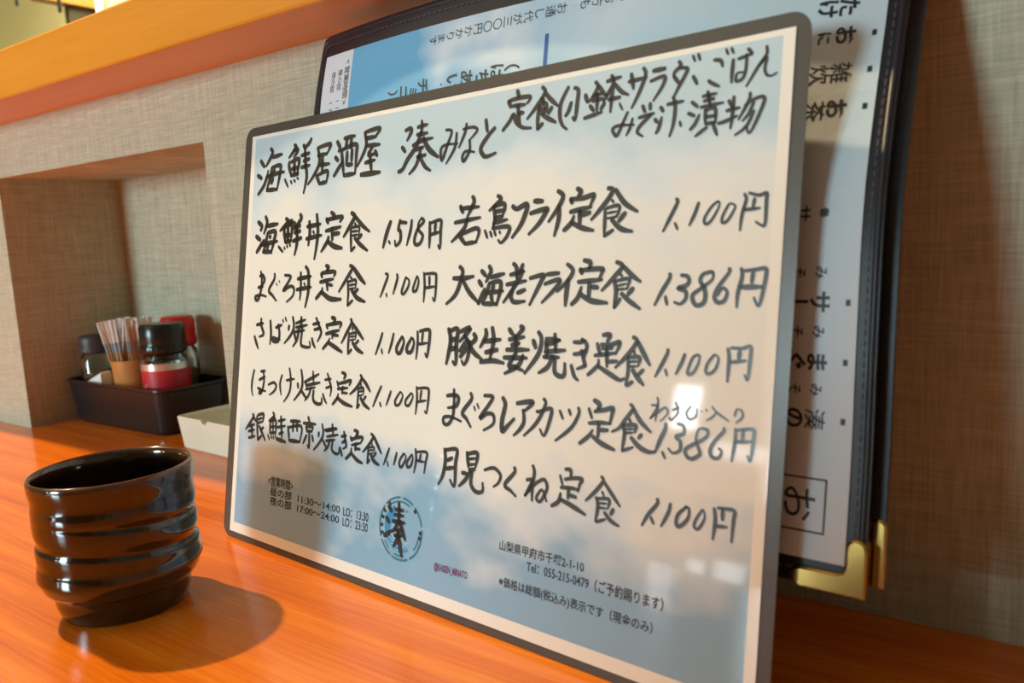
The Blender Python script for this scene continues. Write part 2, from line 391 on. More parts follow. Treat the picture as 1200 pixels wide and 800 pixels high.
HAND = {
  'title': '''24 154 2020 193 1984/24 132 1944 174 1924/24 148 1841 198 1885 223 1934 230 1961/24 243 2075 261 2048 208 1986/23 263 2028 340 2035 349 2037/24 263 1975 254 1926 226 1861/23 268 1975 336 1980 343 1952 320 1851/24 226 1858 320 1857/24 214 1926 301 1939 378 1943/24 289 1962 277 1941/24 279 1918 267 1891/23 454 2072 469 2057 413 2011/23 451 2048 488 2044 455 2007/23 420 1989 418 1967 441 1919/23 434 1987 493 1998 504 1981 492 1923/23 443 1951 498 1955/23 462 1990 468 1925/23 437 1919 501 1922/15 386 1904 419 1861/14 439 1892 450 1877/14 467 1895 479 1883/14 493 1904 504 1895/22 532 2064 552 2043/22 596 2089 581 2069 543 2047/22 519 2012 586 2018/22 540 1983 589 1989/22 525 1952 596 1957/22 548 2036 560 1965 575 1900 556 1821/21 658 2037 751 2046 749 2025 727 1997/21 658 1998 730 2001/22 654 2038 674 1965 636 1905 588 1862/22 697 1989 700 1921/21 676 1949 756 1950/22 654 1904 685 1857/21 672 1903 743 1915 739 1863/21 689 1859 739 1863/22 806 2052 831 2019 822 2003/22 797 1978 821 1958/22 795 1886 825 1917 859 1955/22 860 2060 940 2064/22 882 2054 875 2011/22 914 2057 913 2010/22 843 2007 871 1886/22 849 2007 949 2023 958 1979 956 1886/22 871 1883 956 1886/22 888 1993 888 1932/22 924 2002 924 1949/22 894 1931 931 1931/21 1017 2072 1112 2080 1108 2061 1090 2047/21 1019 2042 1095 2043/21 1011 2072 1027 2018 1010 1974 969 1918/21 1028 2008 1123 2004/21 1074 2000 1047 1963 1097 1965/21 1091 1979 1108 1954/21 1025 1929 1095 1936/21 1058 1956 1075 1882/26 999 1876 1135 1877/20 1292 2046 1324 2052 1330 2035 1306 2001/20 1275 1976 1298 1953/23 1261 1867 1289 1877 1318 1918 1368 1969 1398 2040 1394 2077/19 1370 2052 1432 2057/19 1368 2019 1435 2020/19 1345 1975 1402 1990 1468 1995/24 1410 2001 1450 1948 1510 1909/19 1365 1954 1413 1961/19 1377 1922 1430 1926/19 1396 1960 1390 1924 1371 1882 1333 1851/19 1394 1923 1430 1877 1467 1855/15 1547 2019 1582 2009 1561 1955 1533 1892 1524 1941 1553 1956 1620 1954/15 1612 2000 1605 1938 1560 1877/15 1666 2031 1661 1997 1630 1936/13 1648 2010 1676 2013 1712 2011 1729 1998 1715 1982 1685 1959/15 1689 1959 1692 1918 1663 1877 1653 1898 1672 1917 1721 1909/17 1773 2035 1785 1985/20 1826 1995 1794 1970 1755 1923 1769 1892 1793 1884 1838 1894''',
  'set': '''18 1932 2128 1944 2099/19 1889 2092 1904 2067/18 1892 2092 1941 2097 1999 2094 1991 2075 1985 2071/18 1914 2069 1976 2067/18 1940 2070 1947 2022 1956 1996/18 1946 2037 1969 2036/18 1868 1979 1902 2012 1920 2035 1936 2003 1970 1979 2012 1972/18 2057 2122 2071 2098 2029 2046 1990 2009/18 2071 2100 2101 2069 2137 2040/18 2060 2078 2068 2062/18 2047 2050 2044 2009 2044 1963/18 2047 2053 2078 2056 2080 2029 2056 2020/18 2048 2036 2076 2037/18 2044 1963 2068 1982/18 2109 2039 2093 2017/18 2065 2016 2094 1998 2132 1979/17 2182 2103 2151 2048 2149 2001 2163 1965 2186 1946/17 2199 2044 2189 2014 2176 1997/17 2209 2096 2228 2084 2226 2033 2221 1977 2209 1988/17 2261 2063 2271 2036/16 2303 2103 2315 2085 2296 2051 2274 2033/16 2318 2087 2345 2053 2357 2047/16 2296 2051 2334 2057/16 2294 2035 2338 2038/16 2315 2057 2316 1997/16 2284 2020 2302 1999/16 2348 2021 2333 2000/16 2262 1977 2339 1990/16 2353 2097 2412 2104/16 2371 2115 2380 2098 2378 2053 2375 1985/16 2376 2076 2357 2047 2342 2026/16 2387 2083 2416 2052 2446 2036/16 2364 2030 2412 2032/16 2454 2108 2466 2053/15 2445 2081 2517 2085/15 2502 2120 2512 2095 2490 2036 2463 1987/9 2411 2012 2426 1985/13 2448 1975 2434 1946 2411 1899 2397 1905 2390 1924 2419 1932 2477 1927/12 2470 1950 2462 1920 2448 1893/17 2542 2103 2587 2104/14 2534 2069 2586 2078 2583 2048 2549 2001/14 2639 2119 2647 2103 2625 2085 2623 2068/14 2645 2096 2672 2090 2666 2070 2643 2031 2626 1999/14 2623 2072 2644 2045/10 2690 2129 2699 2109/10 2709 2132 2717 2110/13 2695 2061 2711 2033/13 2768 2101 2791 2095 2799 2075/13 2752 2037 2764 2027 2792 2012/9 2808 2129 2816 2111/9 2826 2130 2834 2112/13 2835 2091 2833 2051 2833 2018/12 2852 2090 2899 2098/12 2883 2117 2897 2101/11 2880 2100 2879 2051 2870 2025 2849 2020 2851 2044 2877 2044/11 2944 2114 2945 2088 2919 2053 2884 1998/10 2923 2056 2946 2080 2942 2045 2950 2024 2966 2019 2982 2026/14 2507 1990 2519 1966/14 2537 1994 2539 1972/14 2495 1949 2555 1957/14 2545 1954 2502 1920 2493 1899 2515 1883/14 2579 1975 2590 1959/14 2559 1937 2570 1924/14 2567 1888 2576 1902 2586 1940/14 2605 1980 2665 1983/14 2625 2003 2635 1972 2632 1912 2620 1871/10 2656 1916 2661 1900/13 2696 1976 2719 1956/13 2685 1940 2709 1928/13 2696 1884 2713 1902 2727 1930/13 2735 1988 2784 1991/13 2752 2002 2764 1954/13 2740 1972 2776 1975/13 2730 1953 2809 1958/13 2747 1944 2750 1898/13 2750 1940 2781 1944 2786 1898/13 2751 1919 2783 1919/13 2750 1896 2786 1898/13 2756 1885 2716 1860/13 2777 1895 2794 1855/13 2828 1962 2841 1940/13 2845 1972 2843 1911 2839 1871/13 2822 1930 2867 1934/13 2796 1892 2822 1897 2860 1909/12 2899 1976 2896 1952 2865 1896/12 2884 1938 2913 1954 2944 1957 2943 1930 2907 1851 2893 1872/12 2913 1946 2899 1912 2879 1890/12 2915 1918 2893 1872 2856 1848''',
  'l1': '''26 163 1695 201 1671 193 1649/26 151 1619 194 1598/26 165 1533 202 1569 229 1597/25 231 1720 249 1686 225 1630/25 246 1669 348 1676/25 260 1632 249 1590 230 1538/25 264 1635 328 1638 323 1594 300 1525/25 225 1535 300 1533/25 201 1572 352 1587/25 286 1617 282 1606/25 271 1573 263 1551/24 417 1700 437 1683 371 1639/24 433 1680 474 1684 453 1666/25 403 1654 410 1629 424 1580/24 407 1654 472 1665 471 1584/24 416 1613 467 1616/24 440 1655 447 1584/24 424 1580 471 1584/17 365 1559 406 1531/14 417 1555 423 1544/14 440 1563 446 1552/14 463 1568 471 1559/24 489 1678 509 1658/24 540 1716 551 1694 509 1658/24 492 1648 545 1659/24 499 1626 548 1632/24 489 1583 561 1597/24 514 1658 526 1577 510 1513/23 620 1677 629 1621 622 1558/23 678 1709 695 1624 689 1546 678 1489/23 604 1651 713 1660/23 602 1591 726 1605/14 655 1628 665 1615/22 792 1713 818 1696 812 1681/22 757 1684 772 1662/22 762 1678 876 1688 874 1673 863 1664/22 758 1624 873 1640/22 807 1638 813 1579/22 819 1607 864 1610/22 782 1595 772 1570 730 1524/26 780 1572 833 1547 891 1538/24 947 1702 973 1683 938 1635 898 1591/21 972 1688 1031 1641 1087 1609/13 979 1653 985 1638/17 950 1627 954 1589 960 1522/16 958 1632 1008 1635 1012 1602/13 960 1614 1006 1615/13 961 1594 1008 1598/17 960 1522 986 1541/21 1031 1597 1006 1578/21 982 1583 1024 1552 1080 1522/23 1230 1649 1208 1598 1188 1533/12 1224 1563 1233 1549/18 1293 1652 1284 1612 1298 1601 1301 1561 1274 1539 1265 1562/17 1290 1643 1336 1638/17 1368 1648 1364 1604 1345 1540/17 1429 1654 1446 1639 1409 1608 1392 1564 1402 1541 1430 1546 1443 1579 1417 1602 1411 1630 1429 1654/17 1482 1635 1487 1583 1488 1525/16 1486 1629 1548 1640 1551 1597 1554 1521 1541 1535/17 1518 1630 1517 1592/16 1491 1580 1548 1591''',
  'r1': '''20 1659 1693 1676 1665/19 1664 1682 1765 1684/20 1725 1728 1735 1704 1703 1648/19 1632 1625 1775 1640/20 1704 1643 1686 1597 1620 1546/20 1662 1571 1698 1536/19 1677 1576 1751 1597 1773 1583 1759 1542/19 1698 1536 1762 1542/19 1862 1722 1880 1705 1822 1665/19 1848 1679 1895 1689 1903 1669 1892 1639/19 1845 1677 1855 1631 1845 1590/19 1857 1659 1893 1662/19 1855 1633 1895 1639/18 1847 1613 1920 1625/18 1848 1593 1929 1597 1928 1567 1897 1535 1879 1546/13 1804 1587 1820 1556/13 1832 1581 1844 1560/13 1856 1582 1864 1564/11 1883 1581 1887 1571/22 1943 1676 1967 1664 2011 1679 2016 1659 1991 1601 1950 1553/21 2051 1689 2092 1686/21 2036 1643 2110 1656 2111 1644 2080 1602 2033 1563/20 2162 1720 2188 1699 2167 1656 2126 1607/20 2172 1665 2173 1612 2157 1553/20 2250 1723 2268 1710 2258 1695/20 2224 1688 2231 1671/19 2227 1685 2281 1686 2326 1695 2319 1670 2312 1654/20 2225 1638 2318 1652/20 2268 1641 2271 1594/20 2272 1624 2314 1631/20 2200 1571 2231 1596 2243 1623/20 2236 1598 2284 1577 2333 1566/19 2385 1714 2407 1705 2378 1662 2321 1605/19 2418 1707 2459 1657 2513 1625/11 2404 1672 2413 1662/15 2379 1641 2380 1594 2381 1544/14 2385 1643 2435 1650 2435 1623 2420 1608/10 2389 1625 2431 1630/10 2390 1607 2433 1611/15 2381 1544 2417 1565/19 2464 1623 2439 1595/19 2409 1601 2449 1568 2497 1557/14 2661 1659 2666 1646 2640 1594 2618 1552/10 2661 1579 2672 1557/13 2744 1641 2733 1607 2715 1568/10 2814 1641 2793 1628 2769 1591 2772 1571 2789 1577 2812 1613 2818 1637 2807 1641/10 2851 1631 2832 1595 2831 1573 2848 1577 2867 1607 2872 1624 2855 1633/12 2901 1659 2908 1641 2897 1595 2893 1545/12 2917 1661 2949 1652 2973 1657 2974 1634 2974 1562 2962 1559 2944 1570/12 2936 1643 2932 1617/12 2899 1609 2955 1612''',
  'l2': '''19 216 1431 229 1400 230 1344 211 1287 186 1281 180 1298 229 1307 280 1300/19 209 1406 238 1411 256 1383 225 1349/19 200 1346 244 1352/19 345 1419 344 1389 301 1333 338 1306 374 1279/9 365 1370 373 1359/9 388 1383 396 1374/18 437 1411 489 1405 473 1378 431 1332 485 1354 522 1346 517 1308 465 1275/18 573 1426 581 1352 578 1288/22 611 1453 636 1426 645 1336 626 1252/22 550 1392 660 1405/22 546 1338 665 1352/12 605 1373 616 1360/21 775 1456 797 1448 782 1430/18 740 1418 751 1400/21 744 1420 848 1427 842 1405/21 736 1376 839 1392/17 786 1384 799 1338/17 800 1366 834 1361/21 710 1295 753 1332 756 1348/25 749 1330 824 1297 906 1296/20 959 1454 980 1444 937 1389 886 1331/24 987 1444 1038 1399 1076 1370/12 968 1402 981 1392/16 950 1382 959 1324 957 1267/15 958 1379 1008 1387 1008 1350/12 964 1362 1002 1367/12 965 1344 1004 1350/16 957 1267 994 1292/19 1028 1345 999 1325/22 982 1340 1024 1305 1083 1287/15 1216 1416 1232 1406 1211 1356 1189 1310/11 1228 1328 1233 1313/15 1292 1413 1297 1394 1275 1326/14 1352 1399 1330 1338 1345 1327 1370 1357 1374 1385 1352 1399/14 1423 1404 1404 1357 1405 1339 1425 1344 1435 1381 1427 1403/14 1465 1419 1474 1362 1473 1294/14 1472 1413 1531 1415 1542 1394 1541 1302 1527 1313/14 1500 1403 1503 1367/14 1471 1353 1536 1360''',
  'r2': '''21 1676 1443 1695 1424 1685 1379 1660 1326 1611 1288/21 1643 1395 1705 1395 1758 1403/21 1703 1382 1739 1338 1796 1295/20 1799 1426 1825 1405/20 1788 1385 1807 1364/20 1792 1292 1810 1328 1822 1354/20 1839 1444 1851 1421 1827 1380/20 1853 1398 1922 1413/20 1848 1377 1831 1329 1813 1295/20 1855 1377 1905 1380 1902 1330 1889 1289/20 1817 1293 1895 1294/20 1827 1336 1921 1345/20 1869 1370 1864 1344/20 1858 1329 1867 1304/19 1965 1452 1983 1435 1987 1390/19 2014 1449 2001 1415/19 1953 1408 2023 1422/19 1936 1370 2035 1385/19 2016 1425 2005 1400 1964 1345 1925 1300/19 1976 1360 1963 1325 1981 1303 2035 1307/19 1994 1338 2032 1351/19 2053 1395 2118 1407 2107 1381 2058 1293/18 2133 1409 2190 1414/18 2126 1373 2191 1390 2187 1367 2117 1303/18 2226 1447 2254 1423 2233 1386 2186 1345/21 2236 1390 2230 1343 2228 1294/19 2300 1460 2329 1452 2326 1431/19 2286 1429 2295 1412/19 2289 1423 2331 1427 2382 1428 2382 1417 2371 1390/19 2280 1381 2384 1390/19 2330 1379 2331 1329/19 2340 1364 2368 1362/19 2255 1299 2282 1324 2296 1363/21 2295 1336 2344 1314 2411 1308/18 2440 1452 2466 1437 2433 1398 2385 1351/18 2470 1437 2507 1405 2543 1383/11 2459 1409 2468 1402/18 2437 1383 2446 1346 2441 1291/14 2441 1385 2495 1394 2496 1376 2489 1357/10 2449 1368 2488 1376/10 2450 1355 2489 1359/15 2441 1291 2465 1324/18 2515 1361 2495 1339/18 2468 1342 2501 1317 2547 1290/15 2654 1410 2654 1394 2628 1351 2603 1304/12 2642 1335 2650 1307/15 2697 1405 2720 1401 2727 1384 2715 1370 2688 1362 2716 1352 2718 1328 2699 1310 2677 1316/15 2807 1416 2777 1408 2767 1387 2784 1360 2788 1329 2777 1310 2754 1309 2742 1338 2773 1363 2809 1391 2811 1415/14 2865 1426 2866 1414 2832 1367 2820 1336 2832 1318 2854 1323 2863 1350 2847 1364 2831 1340/14 2906 1426 2910 1398 2899 1347 2898 1304/13 2916 1418 2950 1421 2984 1425 2988 1404 2977 1332 2968 1309 2953 1335/14 2946 1414 2943 1381/17 2908 1367 2978 1368''',
  'l3': '''19 206 1149 270 1160/19 247 1184 251 1148 276 1104 237 1088/19 192 1089 216 1051 234 1026/19 332 1176 344 1107 340 1054/18 384 1142 435 1157/19 406 1159 420 1110 410 1074 367 1072 365 1089 428 1081/11 441 1185 450 1172/11 463 1196 475 1178/18 500 1157 498 1135/18 528 1201 542 1153 519 1109 467 1066/18 544 1132 562 1090/17 558 1170 637 1191/18 600 1203 605 1150/17 560 1149 653 1165/17 554 1127 633 1138/18 587 1155 575 1091 543 1054/17 615 1146 609 1071 641 1057 685 1059 678 1085/17 700 1170 751 1179/17 723 1202 748 1166 769 1131 743 1088/17 712 1144 762 1154/17 698 1102 710 1076 729 1056/21 845 1208 870 1201 860 1181/17 807 1174 817 1154/20 815 1171 916 1185 911 1162/20 807 1128 908 1150/16 859 1145 858 1109/16 865 1125 902 1124/18 789 1055 827 1088 838 1108/22 827 1088 879 1070 938 1048/19 990 1205 996 1186 965 1140 930 1090/20 1000 1188 1038 1157 1088 1115/12 1005 1169 1007 1154/16 985 1140 981 1095 982 1043/13 989 1136 1031 1142 1030 1113/11 994 1123 1029 1127/10 992 1106 1030 1113/16 982 1043 1007 1064/16 1054 1109 1036 1093/21 1012 1097 1046 1069 1090 1052/15 1219 1150 1204 1107 1180 1052/11 1218 1079 1226 1058/15 1294 1151 1284 1106 1268 1063/18 1351 1140 1320 1094 1326 1068 1347 1072 1364 1115 1354 1140/18 1413 1138 1386 1097 1391 1075 1415 1078 1429 1114 1420 1136/14 1447 1167 1452 1119 1448 1048/17 1461 1168 1513 1177 1524 1155 1516 1064 1502 1076/14 1481 1164 1478 1125/14 1452 1112 1511 1120''',
  'r3': '''23 1634 1186 1650 1134 1632 1040/22 1643 1176 1686 1186 1684 1125 1687 1044 1668 1053/22 1650 1139 1679 1146/22 1649 1102 1682 1109/22 1702 1176 1754 1194 1738 1170 1701 1136/19 1725 1164 1756 1129 1753 1077 1735 1044 1719 1059/22 1744 1144 1705 1097/22 1753 1121 1710 1074/22 1778 1171 1790 1151 1760 1126/22 1755 1139 1780 1099 1831 1071/21 1842 1192 1845 1164 1817 1119/21 1839 1143 1923 1155/21 1876 1201 1887 1146 1872 1074/21 1846 1100 1910 1114/21 1822 1060 1886 1070 1947 1064/20 1963 1199 1984 1178/20 2020 1211 2034 1202 2010 1177/20 1966 1157 2043 1171/20 1997 1176 2009 1107/20 1981 1136 2019 1145/20 1956 1117 2069 1123/20 1945 1086 2062 1091/20 2006 1107 1974 1056 2007 1053 2047 1041/20 2042 1100 2020 1059 1954 1024/20 2087 1161 2102 1132/20 2110 1193 2127 1167 2116 1109 2054 1032/19 2148 1168 2215 1167/19 2189 1189 2197 1123/19 2149 1159 2160 1102/19 2153 1147 2215 1167/19 2146 1120 2241 1131/19 2142 1101 2214 1103/19 2184 1104 2163 1064 2122 1039/19 2196 1100 2197 1052 2219 1035 2242 1041 2242 1084/16 2276 1163 2307 1164 2329 1172/16 2312 1176 2336 1154 2326 1108/16 2279 1119 2316 1126 2332 1140/16 2313 1135 2330 1090 2331 1080 2298 1067/16 2271 1079 2288 1040 2307 1026/18 2402 1194 2432 1196 2423 1173/16 2380 1164 2397 1121/17 2397 1160 2440 1162 2471 1173 2472 1157 2458 1130/16 2372 1120 2463 1134/16 2422 1145 2427 1083/16 2403 1147 2446 1151/15 2428 1101 2468 1106/16 2347 1049 2386 1084 2390 1107/18 2392 1082 2437 1061 2481 1042 2501 1048/17 2527 1193 2543 1179 2515 1137 2462 1083/18 2546 1179 2571 1141 2599 1101/10 2533 1147 2539 1134/15 2511 1122 2515 1076 2508 1026/15 2514 1122 2557 1125 2554 1096/10 2518 1107 2553 1111/10 2519 1091 2552 1094/15 2511 1024 2535 1040/15 2575 1084 2556 1065/18 2532 1081 2557 1052 2579 1032/14 2664 1158 2663 1144 2642 1101 2622 1064/10 2659 1092 2666 1071/13 2728 1146 2717 1114 2699 1079/11 2776 1147 2758 1137 2743 1098 2744 1082 2761 1087 2778 1118 2782 1146/11 2832 1150 2812 1123 2806 1096 2818 1088 2839 1105 2848 1139 2836 1151/13 2878 1173 2884 1138 2882 1068/12 2889 1176 2925 1176 2952 1183 2954 1153 2949 1080 2939 1094/15 2918 1167 2916 1144/12 2888 1130 2941 1139''',
  'l4': '''16 210 912 196 857 196 807 210 777/16 271 908 310 914/16 296 910 306 861 292 804 268 793 277 808 326 810/16 261 863 314 884/16 251 820 291 812/15 347 845 394 860 419 845 403 817 362 794/15 465 904 451 856 466 803/15 505 880 573 893/15 526 943 541 891 538 826 493 771/17 602 874 609 851/17 626 942 641 888 632 840 579 787/17 636 840 684 803/17 659 884 771 932/14 723 942 733 880/14 667 885 679 860/17 678 870 783 892/14 671 849 748 866/14 713 863 700 825 668 793/18 736 849 736 807 764 789 802 793 803 819/14 820 908 869 917/14 838 940 857 906 873 871 868 835/14 832 870 872 882/14 810 840 825 816 843 797/17 947 953 975 945 965 925/13 914 910 929 881/17 928 899 975 910 1017 921 1007 898/16 922 873 997 885/13 961 889 956 854/13 956 859 999 860/16 889 797 922 830 928 851/20 922 833 976 811 1036 802/17 1084 951 1093 935 1063 893 1015 857/18 1097 937 1129 913 1158 882/10 1091 915 1093 900/14 1074 889 1075 845 1071 798/14 1078 889 1108 894 1111 868/10 1080 875 1110 880/10 1078 855 1111 863/14 1071 798 1089 817/14 1131 858 1117 842/19 1094 847 1123 820 1158 804/14 1233 913 1208 867 1183 817/11 1229 840 1238 822/13 1299 897 1285 860 1273 833/13 1359 898 1331 860 1336 839 1360 846 1377 883 1362 900/13 1431 900 1399 867 1401 846 1422 848 1442 884 1434 900/13 1462 930 1469 882 1465 813/13 1469 924 1521 930 1539 916 1533 828 1520 833/13 1493 917 1489 880/13 1467 866 1526 877''',
  'r4': '''18 1648 909 1692 916 1715 905 1703 872 1656 860/16 1686 939 1691 887 1688 829 1665 794 1639 794 1637 818 1677 825 1737 813/18 1781 932 1787 907 1741 850 1765 827 1792 796/9 1803 882 1811 865/9 1819 894 1830 875/17 1855 929 1899 930 1891 907 1838 837 1874 859 1908 858 1911 823 1862 792/21 1953 930 1968 904 1956 843 1960 801 1984 822 2017 855/19 2026 915 2097 929 2098 917 2066 890/17 2059 894 2066 851 2049 819 2019 791/16 2125 896 2137 895 2190 912 2193 884 2168 810 2145 831/16 2155 945 2165 924 2128 853 2070 797/12 2232 910 2249 881/12 2273 918 2283 899/15 2315 928 2319 907 2289 853 2220 797/19 2382 962 2406 949 2400 930/13 2361 931 2377 897/17 2387 922 2432 933 2462 942 2460 917 2453 886/16 2365 878 2408 885 2457 887/16 2408 881 2407 836/16 2415 859 2446 863/16 2329 801 2366 831 2383 856/19 2385 833 2427 812 2479 798/15 2533 962 2544 948 2513 904 2493 876 2464 860/17 2547 947 2577 908 2619 877/11 2532 912 2539 900/15 2506 885 2516 861 2510 801/15 2510 888 2559 893 2557 869/10 2515 875 2554 880/10 2516 861 2550 867/12 2510 799 2554 818/15 2584 865 2573 851/18 2543 849 2579 821 2613 810 2638 813/9 2635 995 2640 980 2634 916/9 2616 968 2639 965 2613 923/9 2613 923 2644 948 2668 965 2679 948 2653 918/9 2706 986 2715 966 2714 948 2694 925/9 2696 959 2719 970/9 2684 933 2694 925/9 2761 978 2747 955 2760 936 2782 949 2784 973/6 2800 968 2802 964/6 2816 975 2819 968/8 2836 985 2856 967 2897 945/8 2850 965 2838 951 2819 939/8 2921 987 2914 966 2917 964/8 2927 986 2937 982 2940 963 2919 942/16 2673 912 2673 894 2655 853 2640 813/10 2666 819 2679 797/13 2717 917 2739 912 2742 888 2714 874 2731 859 2731 831 2706 819 2689 832/13 2811 912 2827 906 2817 881 2755 841 2757 817 2777 810 2802 827 2801 841 2787 873 2793 905 2811 914/13 2881 922 2881 912 2854 879 2838 846 2847 826 2869 826 2878 848 2867 856/12 2920 924 2921 884 2913 822/12 2927 921 2976 929 2981 908 2975 832 2964 846/12 2945 920 2944 890/12 2919 884 2975 891''',
  'l5': '''18 220 679 227 663 162 593/17 227 666 254 646/17 192 611 241 628/17 189 585 244 600/18 216 622 227 562/17 193 551 252 567/17 261 672 278 557/17 266 678 319 690 318 651/14 268 656 316 670/14 270 637 318 651/17 279 551 311 575/17 326 621 298 604/17 286 625 348 557/17 405 707 416 689 371 660/17 403 682 427 679/17 386 658 387 598/17 386 658 433 669 439 605/14 389 631 436 640/14 410 661 415 607/17 392 601 439 607/11 369 590 386 565/11 398 588 406 573/11 417 588 425 575/11 436 593 444 583/16 477 696 493 590/16 456 669 516 684/16 450 636 519 652/16 468 605 504 618/21 447 578 527 572/19 562 681 643 688/16 585 681 585 633/16 617 682 621 638/16 542 652 558 587/16 547 647 654 665 648 588/20 558 584 648 588/16 706 718 717 696/18 670 683 769 689/16 693 670 700 650/16 698 668 745 673 743 655/16 700 647 743 652/16 721 650 725 572 711 581/16 702 629 675 584/15 745 634 756 605/15 798 654 796 633/15 820 695 832 653 815 615 764 564/15 831 622 864 586/15 843 670 931 690/15 898 704 911 648/15 852 666 936 686/15 862 641 947 660/15 856 620 925 634/15 888 629 875 597 848 571/15 909 627 905 586 935 570 959 576 960 599/15 971 655 1006 664/15 989 680 1000 644 1011 615 988 600/15 978 628 1008 640/15 964 604 984 567/17 1062 696 1089 690 1076 668/14 1038 663 1051 645/17 1043 649 1084 664 1125 670 1116 647/14 1049 625 1116 644/14 1079 639 1078 605/14 1073 614 1112 614/17 1012 556 1045 585 1050 611/19 1053 586 1094 563 1133 554/16 1183 694 1199 681 1170 641 1132 605/17 1203 684 1228 654 1260 615/9 1191 654 1195 642/14 1170 632 1170 598 1166 559/11 1174 630 1207 637 1209 615/9 1175 618 1205 624/9 1173 601 1206 610/14 1166 559 1183 576/14 1224 615 1211 597/19 1192 599 1213 575 1247 563/13 1311 646 1297 611 1279 568/9 1302 588 1310 566/13 1361 634 1354 605 1346 578/13 1406 636 1382 600 1388 575 1404 584 1421 619 1410 636/13 1457 638 1430 602 1435 582 1455 590 1465 621 1460 639/13 1478 666 1486 619 1477 563/13 1486 654 1548 660 1545 619 1539 571/13 1513 648 1508 623/13 1489 618 1535 618''',
  'r5': '''19 1653 690 1661 640 1651 581 1628 540/18 1657 685 1723 696 1720 639 1721 547 1693 569/18 1672 645 1700 659/18 1667 610 1711 621/18 1781 694 1793 634/18 1785 687 1837 697 1831 640/13 1790 667 1828 675/13 1792 644 1827 652/18 1797 624 1828 631/18 1805 620 1783 586 1746 551/18 1815 622 1812 570 1842 544 1876 552 1874 585/18 1759 608 1788 607/15 1880 637 1930 652 1965 630 1957 599 1932 579/17 2033 670 2035 651 1990 597 2021 579 2048 562/16 2123 691 2132 665 2126 612 2128 559/16 2097 633 2125 633 2092 572/14 2092 572 2138 623 2179 647 2196 623 2189 598 2167 563 2148 572 2161 598 2176 606 2197 569/15 2274 700 2298 700 2300 675/12 2252 675 2267 639/15 2275 663 2312 673 2350 676 2342 655 2335 629/15 2258 631 2306 636 2339 635/15 2294 632 2294 597/15 2300 610 2329 607/17 2221 557 2252 578 2259 610/18 2261 587 2305 576 2373 553/15 2433 698 2441 683 2412 644 2372 603/15 2446 680 2480 644 2515 608/10 2439 647 2447 633/15 2416 622 2425 593 2418 539/13 2423 619 2470 624 2466 590/9 2429 604 2462 608/9 2428 588 2461 591/12 2420 536 2460 553/15 2490 594 2480 574/15 2454 576 2482 552 2516 540/14 2659 659 2660 643 2628 601 2606 561/11 2639 595 2650 575/13 2709 652 2704 623 2679 572/13 2768 652 2739 622 2735 590 2749 586 2775 615 2778 647 2764 653/10 2825 654 2805 621 2799 596 2814 590 2834 627 2829 653/13 2865 666 2871 627 2866 567/12 2878 669 2908 671 2933 669 2932 639 2929 571/13 2894 665 2895 635/12 2871 611 2912 615''',
}

# ------------------------------------------------------------------ the setting
X0, X1 = -5.2, 2.4
Y0, Y1 = -2.75, 1.65
ZF, ZC = -0.72, 1.70
NL, NR, NZ, ND = -0.7860, -0.4799, 0.2227, 0.1071     # the niche in the counter wall
ZL, OV, ZT = 0.2661, 0.0508, 0.2990                   # ledge underside, overhang, top

bm = bmesh.new(); box(bm, X0 - .1, X1 + .1, Y0 - .1, Y1 + .1, ZF - .1, ZF)
tag(obj('floor', bm, M_floor), kind='structure')
bm = bmesh.new(); box(bm, X0 - .1, X1 + .1, Y0 - .1, Y1 + .1, ZC, ZC + .1)
tag(obj('ceiling', bm, M_ceiling), kind='structure')
bm = bmesh.new(); box(bm, X0 - .1, X0, Y0, Y1, ZF, ZC)
tag(obj('wall_left', bm, M_roomwall), kind='structure')
bm = bmesh.new(); box(bm, X1, X1 + .1, Y0, Y1, ZF, ZC)
tag(obj('wall_right', bm, M_roomwall), kind='structure')
bm = bmesh.new(); box(bm, X0, X1, Y1, Y1 + .1, ZF, ZC)
tag(obj('wall_back', bm, M_kyellow), kind='structure')
# wall behind the camera with the window opening
WX0, WX1, WZ0, WZ1 = -1.36, -0.84, 0.02, 0.70
bm = bmesh.new()
box(bm, X0, WX0, Y0 - .1, Y0, ZF, ZC); box(bm, WX1, X1, Y0 - .1, Y0, ZF, ZC)
box(bm, WX0, WX1, Y0 - .1, Y0, ZF, WZ0); box(bm, WX0, WX1, Y0 - .1, Y0, WZ1, ZC)
tag(obj('wall_front', bm, M_roomwall), kind='structure')
bm = bmesh.new()
box(bm, WX0 - .03, WX0 + .015, Y0 - .06, Y0 + .02, WZ0 - .03, WZ1 + .03); box(bm, WX1 - .015, WX1 + .03, Y0 - .06, Y0 + .02, WZ0 - .03, WZ1 + .03)
box(bm, WX0, WX1, Y0 - .06, Y0 + .02, WZ0 - .03, WZ0 + .015); box(bm, WX0, WX1, Y0 - .06, Y0 + .02, WZ1 - .015, WZ1 + .03)
tag(obj('window_1', bm, M_frame), kind='structure')
# added unseen door beside the window: glowing panes placed to streak the menu film
bm = bmesh.new(); box(bm, -2.15, -1.40, Y0, Y0 + .05, ZF, 1.22, .004)
door = tag(obj('glint_door_1', bm, M_frame), kind='structure')
for a0, a1, c0, c1, mt in ((-1.84, -1.73, .27, .43, M_brightglint), (-1.66, -1.43, .175, .235, M_dimglint), (-1.67, -1.60, -.62, -.22, M_dimglint), (-1.56, -1.44, -.34, -.20, M_dimglint)):
    bm = bmesh.new(); box(bm, a0, a1, Y0 + .045, Y0 + .056, c0, c1, .001)
    obj('glint_pane', bm, mt, door)
